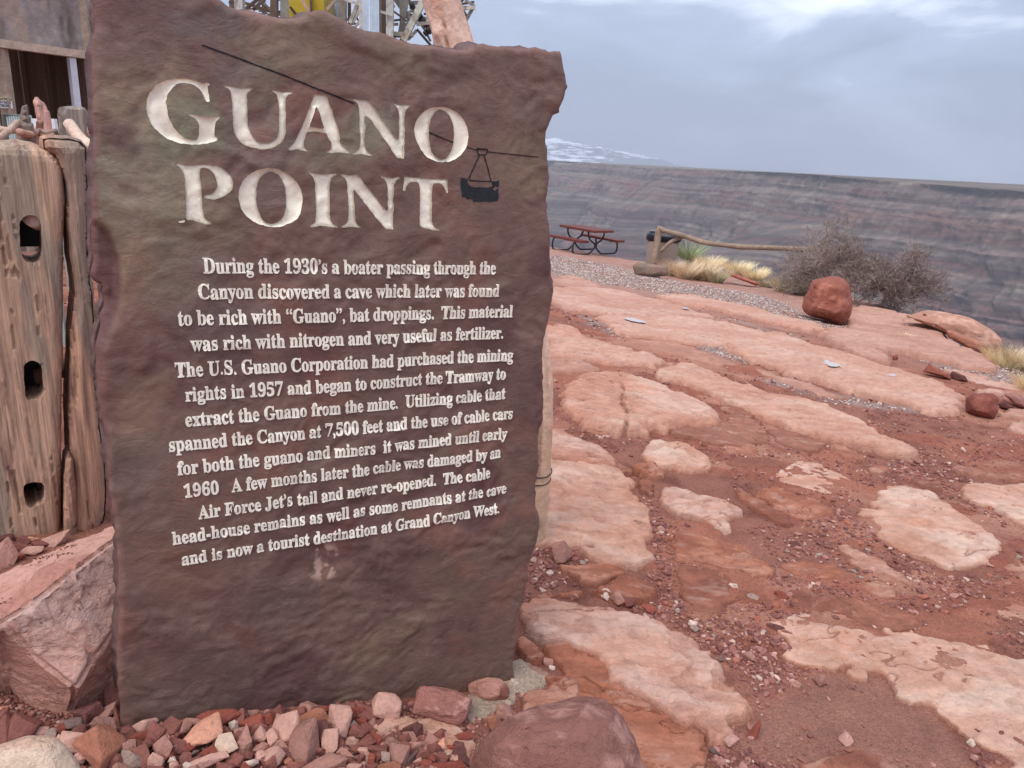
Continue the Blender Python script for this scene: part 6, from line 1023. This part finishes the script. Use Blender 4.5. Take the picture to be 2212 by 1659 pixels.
    # yellow machine housing
    mb = MB(); a = pt(525, 10, -1.0); b = pt(712, 140, -1.0); mb.bar([(a[0] + b[0]) / 2, a[1] + .6, b[2] - .15], [(a[0] + b[0]) / 2, a[1] + .6, a[2] + .25], abs(b[0] - a[0]), 1.2, up=(0, 1, 0)); mb.build('yellow_housing', MAT['yellow'], root)
    a = pt(728, 12, -.8); b = pt(834, 140, -.8); mb = MB(); mb.bar([(a[0] + b[0]) / 2, a[1] + .5, b[2] - .15], [(a[0] + b[0]) / 2, a[1] + .5, a[2] + .2], abs(b[0] - a[0]), 1.0, up=(0, 1, 0)); mb.build('yellow_housing', MAT['yellow'], root)
    member('brace', (712, -20), (722, 130), 14, dk, -1.05); member('brace', (535, 60), (600, 140), 16, (50, 46, 30), -1.08)
    a = pt(860, 30, .6); b = pt(965, 140, .6); mb = MB(); mb.bar([(a[0] + b[0]) / 2, a[1], b[2] - .4], [(a[0] + b[0]) / 2, a[1], a[2] + .9], abs(b[0] - a[0]), .6, up=(0, 1, 0)); mb.build('grey_housing', MAT['corr'], root)
MAT['dk'] = plain('dark_metal', lin(44, 40, 40), .6); MAT['gm'] = plain('grey_metal', lin(150, 160, 158), .5); MAT['orange'] = plain('orange_paint', lin(224, 100, 60), .5)
MAT['yellow'] = mat('yellow_paint', color=lin(176, 152, 44), vary=.12, scales=(2, 9), rough=.5, bump=(), tint=lin(90, 76, 40), tintscale=1.2, thr=(.6, .68)); MAT['corr'] = plain('corrugated_steel', lin(168, 178, 192), .5, .0, .12, 1.5)
# ================================================================== CANYON, MOUNTAIN, HAZE
def build_canyon():
    P1 = np.array([360., 3990.]); P2_ = np.array([1230., 1890.]); d = P2_ - P1; L = np.linalg.norm(d); d /= L; nv = np.array([-d[1], d[0]]); 
    if nv @ (-P1) < 0: nv = -nv                                              # towards the viewer
    s = np.concatenate([np.linspace(-5000, -500, 260, endpoint=False), np.linspace(-500, L + 500, 1150, endpoint=False), np.linspace(L + 500, L + 1500, 120)])
    rg = np.random.default_rng(9)
    prof = [(-2500, 6), (-900, 3), (-300, 1), (-60, 1), (0, 0)]; x, z = 0., 0.
    while z > -1150:
        hcl = rg.uniform(8, 55) if rg.uniform() < .5 else rg.uniform(5, 14); x += hcl * rg.uniform(.1, .4); z -= hcl; prof.append((x, z)); hs = rg.uniform(4, 22); x += hs * rg.uniform(.7, 1.5); z -= hs; prof.append((x, z))
    prof = np.array(prof); t = np.zeros(len(prof)); t[1:] = np.cumsum(np.hypot(*np.diff(prof, axis=0).T) ** .85); tt = np.concatenate([np.linspace(0, t[4], 12, endpoint=False), np.linspace(t[4], t[-1], 330)])
    # keep the profile corners crisp
    tt = np.unique(np.concatenate([tt, t])); px = np.interp(tt, t, prof[:, 0]); pz = np.interp(tt, t, prof[:, 1]); nt_ = len(tt)
    S_, T_ = np.meshgrid(s, np.arange(nt_)); bx = px[T_]; bz = pz[T_]; dep = sstep(0, -500, bz)
    big = fbm(S_ / 900, bz / 4000, None, 3, 801) * 150; gul = -np.abs(fbm(S_ / 260, bz / 1500, None, 4, 802)) * 120 * (.3 + dep * .9); fine = fbm(S_ / 45, bz / 60, None, 4, 803) * (14 + 16 * dep); vf = fbm(S_ / 13, bz / 90, None, 3, 806) * 4
    buttress = 340 * np.exp(-((S_ - 1600) / 150) ** 2) * sstep(-120, -260, bz)
    shelf = 120 * sstep(.1, .5, fbm(S_ / 420, 0 * S_, None, 3, 809)) * sstep(-60, -200, bz)
    off = bx + (big + gul + fine + vf + shelf) * np.where(bz > -.5, .5 * sstep(-300, 0, bx), 1) + buttress
    steep = np.gradient(px, np.arange(nt_)) / np.maximum(1e-6, -np.gradient(pz, np.arange(nt_))); cliff = (sstep(.9, .4, steep))[T_] * (bz < -1)
    Z = CAM[2] + bz + fbm(S_ / 300, bz / 300, None, 3, 804) * np.where(bz < -3, 7, 2.5) + fbm(S_ / 1400, 0 * S_, None, 4, 805) * 9 + fbm(S_ / 90, 0 * S_, None, 3, 835) * 2.2 - 6
    X = P1[0] + d[0] * S_ + nv[0] * off; Y = P1[1] + d[1] * S_ + nv[1] * off
    zz = bz + fbm(S_ / 300, bz / 120, None, 4, 807) * 26; cliff = np.clip(cliff * .75 + .5 * fbm(S_ / 70, bz / 22, None, 4, 820) + .25 * fbm(S_ / 240, bz / 40, None, 3, 821) + .12, 0, 1) * (bz < -1)
    zs = bz + fbm(S_ / 380, 0 * S_, None, 4, 822) * 16 + fbm(S_ / 40, bz / 30, None, 3, 823) * 3; strat = fbm(zs * 0 + 7.3, zs / 22, None, 4, 824); thin = fbm(zs * 0 + 2.1, zs / 8, None, 3, 825); cliff = np.clip(.25 * cliff + sstep(-.12, .22, strat + .45 * fbm(S_ / 150, bz / 60, None, 4, 826)) * .75, 0, 1) * (bz < -1); band = fbm(zz * 0 + 3, zz / 34, None, 3, 808); n = fbm(S_ / 48, bz / 7, None, 5, 810); st = fbm(S_ / 16, bz / 120, None, 4, 811); pt_ = fbm(S_ / 190, bz / 70, None, 4, 812)
    slope = mixc(np.broadcast_to(lin(134, 120, 112), X.shape + (3,)), lin(118, 100, 92), sstep(-.2, .5, n)); slope = mixc(slope, lin(148, 138, 122), sstep(.1, .5, pt_) * .6)
    cl = mixc(np.broadcast_to(lin(130, 98, 92), X.shape + (3,)), lin(92, 68, 66), sstep(-.1, .5, st)); cl = mixc(cl, lin(156, 112, 94), sstep(.05, .5, band + .3 * pt_) * .8); cl = mixc(cl, lin(146, 82, 70), sstep(.15, .5, -band + .4 * n) * .6)
    C = slope * (1 - cliff[..., None]) + cl * cliff[..., None]; C = mixc(C, lin(138, 122, 106), (bz > -9) * (1 - cliff * .75)); C = mixc(C, lin(146, 130, 112), (bz > -1) * 1.0)
    C = mixc(C, lin(126, 106, 100), .3); C = C * (1 + .55 * thin[..., None] * (bz < -3)[..., None]); C = C * (1 + .30 * st[..., None] + .22 * fbm(S_ / 7, bz / 5, None, 3, 840)[..., None]); C = C * (1 + .42 * n[..., None]) * .62
    i = np.arange(nt_ - 1)[:, None] * len(s) + np.arange(len(s) - 1)[None]; F = np.stack([i, i + 1, i + 1 + len(s), i + len(s)], -1).reshape(-1, 4)
    tag(mesh_np('canyon_wall', np.stack([X, Y, Z], -1).reshape(-1, 3), F, MAT['canyon'], None, C.reshape(-1, 3), True, origin=np.zeros(3)), kind='structure')
    # canyon floor
    q = 9000; mb = MB(); mb.add([(-q, -3000, -1190), (q, -3000, -1190), (q, q, -1190), (-q, q, -1190)], f4=[(0, 1, 2, 3)]); tag(mb.build('canyon_floor', MAT['canyon'], None, False, np.tile(lin(120, 96, 84), (4, 1))), kind='structure')
    # snowy mountain behind the far plateau
    a = np.radians(np.linspace(-24, 22, 420)); r = np.linspace(6200, 8800, 130); A_, R_ = np.meshgrid(a, r); deg = np.degrees(A_)
    env = np.interp(deg, [-24, -14, -5, 1, 2.5, 4, 6, 9, 11.5, 14, 22], [280, 330, 300, 235, 222, 200, 165, 110, 50, 10, -30]); tr = (R_ - 6200) / 2000
    X, Y = R_ * np.sin(A_), R_ * np.cos(A_); rid = 1 - np.abs(fbm(X / 800, Y / 800, None, 5, 850)) * 1.7; Z = -40 + env * sstep(0, 1, tr) * (.72 + .4 * rid) + fbm(X / 150, Y / 150, None, 4, 851) * 16 * sstep(0, .4, tr)
    nn = fbm(X / 90, Z / 9, None, 4, 852); n2 = fbm(X / 420, Z / 40, None, 3, 853); sn = sstep(-.12, .25, nn * .8 + n2 * .6 + (Z - 60) / 200); C = mixc(np.broadcast_to(lin(134, 138, 152), X.shape + (3,)), lin(216, 222, 232), sn)
    i = np.arange(129)[:, None] * 420 + np.arange(419)[None]; F = np.stack([i, i + 1, i + 421, i + 420], -1).reshape(-1, 4)
    tag(mesh_np('snowy_mountain', np.stack([X, Y, Z], -1).reshape(-1, 3), F, MAT['mountain'], None, C.reshape(-1, 3), True, origin=np.zeros(3)), kind='structure')
def build_haze():
    m = bpy.data.materials.new('haze'); m.use_nodes = True; nt = m.node_tree; nt.nodes.remove(nt.nodes['Principled BSDF']); v = node(nt, 'ShaderNodeVolumePrincipled'); v.inputs['Color'].default_value = (.84, .87, .98, 1); v.inputs['Density'].default_value = HAZE; v.inputs['Anisotropy'].default_value = .1
    nt.links.new(v.outputs[0], nt.nodes['Material Output'].inputs['Volume'])
    x0, x1, y0, y1, z0, z1 = -9300, 9300, -3300, 9400, -1230, 420; mb = MB(); mb.add([(x, y, z) for z in (z0, z1) for y in (y0, y1) for x in (x0, x1)], f4=[(0, 2, 3, 1), (4, 5, 7, 6), (0, 1, 5, 4), (2, 6, 7, 3), (0, 4, 6, 2), (1, 3, 7, 5)])
    o = mb.build('haze', m); tag(o, kind='stuff'); return o
HAZE = 1.15e-4
# ================================================================== PLANTS AND THINGS ON THE RIM
def blades(name, P, n, spread, h, w, col, col2, parent, seed, lean=.5, droop=.35, erect=0):
    r = np.random.default_rng(seed); seg = 4; V = []; F = []; C = []; k = 0
    for i in range(n):
        a = r.uniform(0, 6.28); rr = spread * math.sqrt(r.uniform()) ; b = np.array([P[0] + rr * math.cos(a), P[1] + rr * math.sin(a), P[2] - .02]); a2 = a + r.normal(0, .6); ln = (rr / spread * lean + abs(r.normal(0, .15))) * (1 - erect)
        hh = h * r.uniform(.5, 1.05); d = np.array([math.cos(a2), math.sin(a2), 0]); s = np.array([-math.sin(a2 + 1), math.cos(a2 + 1), 0]); c = lin(*(col if r.uniform() < .65 else col2)) * r.uniform(.85, 1.35); ww = w * r.uniform(.6, 1.2)
        for j in range(seg + 1):
            t = j / seg; p = b + d * hh * (ln * t + droop * t * t) + np.array([0, 0, hh * (t - .25 * ln * t * t)]); q = ww * (1 - t) ** .6 + ww * .06; V += [p - s * q / 2, p + s * q / 2]; C += [c * (1.0 + .35 * t)] * 2
        F += [(k + 2 * j, k + 2 * j + 1, k + 2 * j + 3, k + 2 * j + 2) for j in range(seg)]; k += 2 * (seg + 1)
    return mesh_np(name, V, np.array(F), MAT['leaf'], parent, np.array(C), False)
def build_plants():
    straw, str2, grn = (224, 208, 182), (198, 176, 148), (152, 146, 120)
    L = [((1450, 596), 34, 40, 'straw grass clump right behind the stone block', 0), ((1478, 604), 44, 50, 'pale straw grass clump below the spiky green yucca', 1), ((1515, 606), 46, 48, 'thick straw grass clump with a greenish base, left of the low red rocks', 1), ((1545, 612), 36, 40, 'darker green based grass clump beside the low red rocks', 2), ((1530, 580), 60, 32, 'bright yellow grass behind the front straw clumps', 3),
         ((1590, 592), 56, 34, 'low yellowish grass clump behind the low red rocks', 3), ((1628, 606), 44, 34, 'yellowish grass clump on the rim above the gravel', 3), ((1655, 622), 34, 22, 'small low grass tuft left of the grey green clumps', 2), ((1698, 634), 58, 46, 'grey green grass clump left of the red boulder', 4), ((1735, 638), 40, 46, 'tall pale grass clump touching the red boulder', 4),
         ((2172, 794), 76, 46, 'round yellow grass clump at the right edge of the rim', 3), ((2205, 800), 44, 56, 'taller pale grass clump behind the round yellow one at the right edge', 1), ((2222, 846), 40, 46, 'grass clump cut by the right edge above the dark rounded stone', 3), ((1948, 738), 24, 22, 'tiny dry yellow tuft on the salmon rock shelf', 3)]
    for i, ((x, y), w, h, lab, t) in enumerate(L):
        P = G(x, y); D = np.linalg.norm(P - CAM); W = w / F_ * D; H = h / F_ * D; root = empty('grass_clump', P, lab, 'grass')
        c1, c2 = [(straw, str2), ((212, 190, 160), (178, 154, 126)), ((178, 166, 134), (146, 138, 106)), ((222, 206, 170), (206, 188, 150)), ((200, 190, 162), (168, 160, 134))][t]
        blades('blades', P, 800 if w > 40 else 520, W * .3, H * 1.0, .0065 * (D / 12), c1, c2, root, 900 + i, lean=.55, droop=.22)
        blades('green_blades', P, 90, W * .28, H * .45, .008 * (D / 12), grn, (104, 104, 76), root, 950 + i)
    P = G(1486, 572) ; D = np.linalg.norm(P - CAM) + .3; P = PD(1486, 566, D); P[2] = ZT(P[0], P[1]); H = 62 / F_ * D; root = empty('yucca', P, 'spiky green yucca between the bin and the straw grass', 'yucca'); blades('leaves', P, 190, .07, H, .03, (134, 146, 104), (176, 178, 140), root, 990, lean=.75, droop=.02)
    # bare bush: branching twigs
    r = np.random.default_rng(42); B = G(1826, 655); B = B + np.array([.0, .1, -.05]); root = empty('bare_bush', B, 'large leafless grey brown bush behind the red boulder on the canyon rim', 'bush'); D = np.linalg.norm(B - CAM); s_ = D / F_
    right = np.cross(ray(1838, 600), [0, 0, 1.]); right /= np.linalg.norm(right); fw = np.cross([0, 0, 1.], right)
    segs = []; 
    def grow(p, d, L_, rad, lev):
        n = 4; 
        for i in range(n):
            d = d + r.normal(0, .16, 3) + np.array([0, 0, .03 if lev < 3 else -.0]); d /= np.linalg.norm(d); q = p + d * L_ / n; segs.append((p, q, rad * (1 - i / n * .35), rad * (1 - (i + 1) / n * .35), lev)); p = q
            if lev < 5 and (i > 0 or lev > 0) and r.uniform() < (.56 if lev < 4 else .42):
                dd = d + r.normal(0, .6, 3); dd /= np.linalg.norm(dd); grow(p, dd, L_ * r.uniform(.5, .78), rad * .58, lev + 1)
        if lev < 5:
            for _ in range(2): dd = d + r.normal(0, .38, 3); dd /= np.linalg.norm(dd); grow(p, dd, L_ * r.uniform(.55, .8), rad * .6, lev + 1)
    stems = [(-95, 118), (-120, 60), (-60, 130), (-20, 120), (10, 140), (45, 120), (80, 100), (110, 80), (130, 45), (125, 18), (90, 30), (-80, 90), (60, 60), (100, 5)]
    for dx, dz in stems:
        v = right * dx * 1.2 * s_ + np.array([0, 0, dz * .86 * s_]) + fw * r.normal(0, .35); Lv = np.linalg.norm(v); grow(B + right * r.normal(.1, .1) + fw * r.normal(0, .08), v / Lv, Lv * .42, .014, 0)
    sg = segs; A0 = np.array([s[0] for s in sg]); A1 = np.array([s[1] for s in sg]); r0 = np.array([max(s[2], .0042) for s in sg]); r1 = np.array([max(s[3], .0034) for s in sg]); lv = np.array([s[4] for s in sg]); print('BUSH', len(sg))
    d = A1 - A0; d /= np.linalg.norm(d, axis=1)[:, None] + 1e-9; u = np.cross(d, [.3, .5, .81]); u /= np.linalg.norm(u, axis=1)[:, None]; w = np.cross(d, u); V = []
    for k in range(3):
        t = k * 2.094; o = u * math.cos(t) + w * math.sin(t); V.append(A0 + o * r0[:, None]); V.append(A1 + o * r1[:, None])
    V = np.stack(V, 1).reshape(-1, 3); n = len(sg); b = np.arange(n)[:, None] * 6; F = np.concatenate([np.stack([b[:, 0] + 0, b[:, 0] + 2, b[:, 0] + 3, b[:, 0] + 1], 1), np.stack([b[:, 0] + 2, b[:, 0] + 4, b[:, 0] + 5, b[:, 0] + 3], 1), np.stack([b[:, 0] + 4, b[:, 0], b[:, 0] + 1, b[:, 0] + 5], 1)])
    c = np.where((lv < 3)[:, None], lin(172, 154, 144), lin(152, 134, 126)) * r.uniform(.7, 1.2, (n, 1)); mk = lv < 3
    for sel, nm in ((mk, 'branches'), (~mk, 'twigs')):
        idx = np.nonzero(sel)[0]; vs = (idx[:, None] * 6 + np.arange(6)).ravel(); bb = np.arange(len(idx)) * 6
        F = np.concatenate([np.stack([bb, bb + 2, bb + 3, bb + 1], 1), np.stack([bb + 2, bb + 4, bb + 5, bb + 3], 1), np.stack([bb + 4, bb, bb + 1, bb + 5], 1)]); mesh_np(nm, V[vs], F, MAT['leaf'], root, np.repeat(c[idx], 6, 0), False)
def build_rim_things():
    up = np.array([0, 0, 1.])
    # picnic table
    gp = G(1262, 543); Dt = 21.6; c = PD(1262, 545, Dt); zt = c[2]; c = np.array([c[0], c[1], zt]); s = 1.0
    # put the table where its feet meet the ground
    h = np.array([c[0], c[1], 0]); h /= np.linalg.norm(h); rt = np.cross(h, up); th = math.radians(53); ax = rt * math.cos(th) - h * math.sin(th); lt = np.cross(up, ax); root = empty('picnic_table', c, 'red topped picnic table on bent black tube legs beside the sign edge', 'picnic table')
    RT = plain('red_board', lin(108, 50, 42), .6, 0, .15, 12); BT = plain('black_tube', lin(38, 40, 50), .4)
    W = lambda a, b, z: c + (ax * a + lt * b + up * z) * .9
    for b in np.linspace(-.3, .3, 5): mb = MB(); mb.bar(W(-.92, b, .74), W(.92, b, .74), .142, .062); mb.build('top_board', RT, root)
    for sd in (-1, 1):
        for b in (.62, .765): mb = MB(); mb.bar(W(-.92, sd * b, .44), W(.92, sd * b, .44), .138, .062); mb.build('seat_board', RT, root)
    for a in (-.55, .55):
        mb = MB(); mb.bar(W(a, -.34, .70), W(a, .34, .70), .09, .035); mb.build('top_batten', RT, root)
        for sd in (-1, 1):
            mb = MB(); mb.tube(smoothpath([W(a, sd * .30, .685), W(a, sd * .30, .6), W(a, sd * .22, .45), W(a, sd * .04, .33), W(a, sd * .04, .2), W(a, sd * .22, .04), W(a, sd * .34, .02), W(a, sd * .62, .02), W(a, sd * .80, .04), W(a, sd * .86, .14), W(a, sd * .86, .3), W(a, sd * .82, .39), W(a, sd * .72, .41), W(a, sd * .56, .41)], 4), .025, 8); mb.build('leg', BT, root, True)
    # litter bin
    P0b = G(1408, 588); D = np.linalg.norm(P0b - CAM) + .75; P = PD(1427, 575, D); P = np.array([P[0], P[1], ZT(P[0], P[1])]); w = 68 / F_ * D / 2; H = 78 / F_ * D; root = empty('litter_bin', P, 'taupe square litter bin with a black bag folded over its rim behind the rail post', 'litter bin'); h = np.array([P[0], P[1], 0]); h /= np.linalg.norm(h); rt = np.cross(h, up)
    def ring(z, k, rnd=.25, jit=0, sd=0):
        o = []
        for i in range(24):
            t = 2 * math.pi * i / 24 + .26; q = 1 / (abs(math.cos(t)) ** 5 + abs(math.sin(t)) ** 5) ** .2; j = 1 + jit * float(noise([i * .9], [z * 9], None, 5)[0]); o.append(P + rt * math.cos(t) * w * k * q * j + h * math.sin(t) * w * k * q * j + up * z)
        return o
    def shell(rings, nm, m): V = [p for r in rings for p in r]; n = 24; F = [(i * n + k, i * n + (k + 1) % n, (i + 1) * n + (k + 1) % n, (i + 1) * n + k) for i in range(len(rings) - 1) for k in range(n)]; return mesh_np(nm, V, np.array(F), m, root, None, True)
    shell([ring(-.05, .9), ring(.02, .92), ring(H * .9, .95), ring(H * .93, .9)], 'bin_body', plain('bin_taupe', lin(128, 112, 102) * 1.3, .7))
    shell([ring(H * .80, .955, jit=.03), ring(H * .84, 1.02, jit=.05), ring(H * .93, 1.03, jit=.05), ring(H * .99, 1.0, jit=.02), ring(H * 1.0, .94), ring(H * .9, .9), ring(H * .3, .85)], 'bin_bag', plain('black_bag', lin(30, 34, 42), .35))
    # post and rail
    P0 = G(1408, 588); D = np.linalg.norm(P0 - CAM); ptD = lambda x, y, dd=0: PD(x, y, D + dd)
    root = empty('post_and_rail', P0, 'weathered log post with brace and one long sagging rail reaching into the bare bush', 'fence'); WD = mat('rail_log', color=lin(140, 120, 104) * 1.2, vary=.3, scales=(3, 14), rough=.85, bump=((10, .02), (40, .006)))
    px = D / F_; a, b = ptD(1424, 492), P0 - up * .05; mb = MB(); mb.tube(smoothpath([b, (a + b) / 2 + [.01, 0, 0], a], 5), [7.4 * px] * 5 + [7 * px] * 5 + [6.6 * px], 12, .08); mb.build('post', WD, root, True)
    mb = MB(); mb.tube(smoothpath([ptD(1427, 543, -.1), ptD(1450, 522, -.05), ptD(1474, 512, 0)], 5), 4 * px, 10, .08); mb.build('brace', WD, root, True)
    mb = MB(); rp = [(1420, 492, 0), (1442, 500, -.1), (1475, 509, -.1), (1510, 521, 0), (1550, 528, 0), (1600, 533, .1), (1650, 535, .1), (1700, 537, .2), (1752, 540, .4), (1800, 545, .6), (1846, 551, .8)]
    pts = [PD(x, y, D + q) for x, y, q in rp]; mb.tube(smoothpath(pts, 5), [5.0 / F_ * np.linalg.norm(p - CAM) for p in smoothpath(pts, 5)], 12, .1, seed=5); mb.build('rail', WD, root, True)
    e = pts[-1]; gz = ZT(e[0], e[1]); mb = MB(); mb.tube(smoothpath([[e[0], e[1], gz - .6], [e[0] + .02, e[1], (gz + e[2]) / 2], e + up * .1], 4), .035, 10, .08); mb.build('post', WD, root, True)
    q = [(1368, 574), (1378, 567), (1400, 570), (1432, 573), (1442, 577), (1444, 590), (1438, 596), (1400, 600), (1372, 594)]
    hullrock(q, 'long brownish grey stone block at the foot of the rail post', thick=1.0, pal=(146, 120, 106), pal2=(120, 112, 100), seed=71, bev=.03, amp=.015, freq=3, name='stone_block', cat='stone block')
    # puddles
    for pxs, lab, dz in [(C6([(70,705),(130,700),(200,725),(280,750),(345,775),(300,785),(180,785),(110,750)]), 'larger shining puddle on the very long pale slab', .13), (C6([(790,850),(840,850),(890,872),(850,885),(800,868)]), 'smaller puddle on the very long pale slab', .13),
                     (C3([(478,484),(520,486),(600,508),(600,516),(550,512),(500,498)]), 'long thin puddle at the left end of a broad pale slab', .12), (C3([(750, 446), (780, 448), (775, 456), (752, 454)]), 'tiny puddle on the pale slab below the gravel', .12)]:
        p = resample(gpoly(pxs, dz * .62, 1), .03); m = p.mean(0); p = m + (p - m) * .8 + _nn2(p) * (fbm(p[:, 0] * 14, p[:, 1] * 14, None, 3, 66) * .03)[:, None]; H_ = max(ZT(*q) for q in p) ; n = len(p); V = np.column_stack([np.vstack([p, m]), ZT(*np.vstack([p, m]).T) + dz * .62 + .001]); tag(mesh_np('puddle', V, np.array([(i, (i + 1) % n, n) for i in range(n)]), MAT['water'], None, None, True), lab, 'puddle')
MAT['water'] = plain('puddle_water', (.58, .49, .46), .25, 0, .0, 3)
MAT['water'].node_tree.nodes['Principled BSDF'].inputs['Specular IOR Level'].default_value = .5
import time
for f in (build_ground, build_slabs, build_sign, build_cobbles, build_boulders, build_pebbles, build_posts, build_shed, build_tram, build_canyon, build_plants, build_rim_things, build_haze):
    t0 = time.time(); f(); print('STEP', f.__name__, round(time.time() - t0, 1))
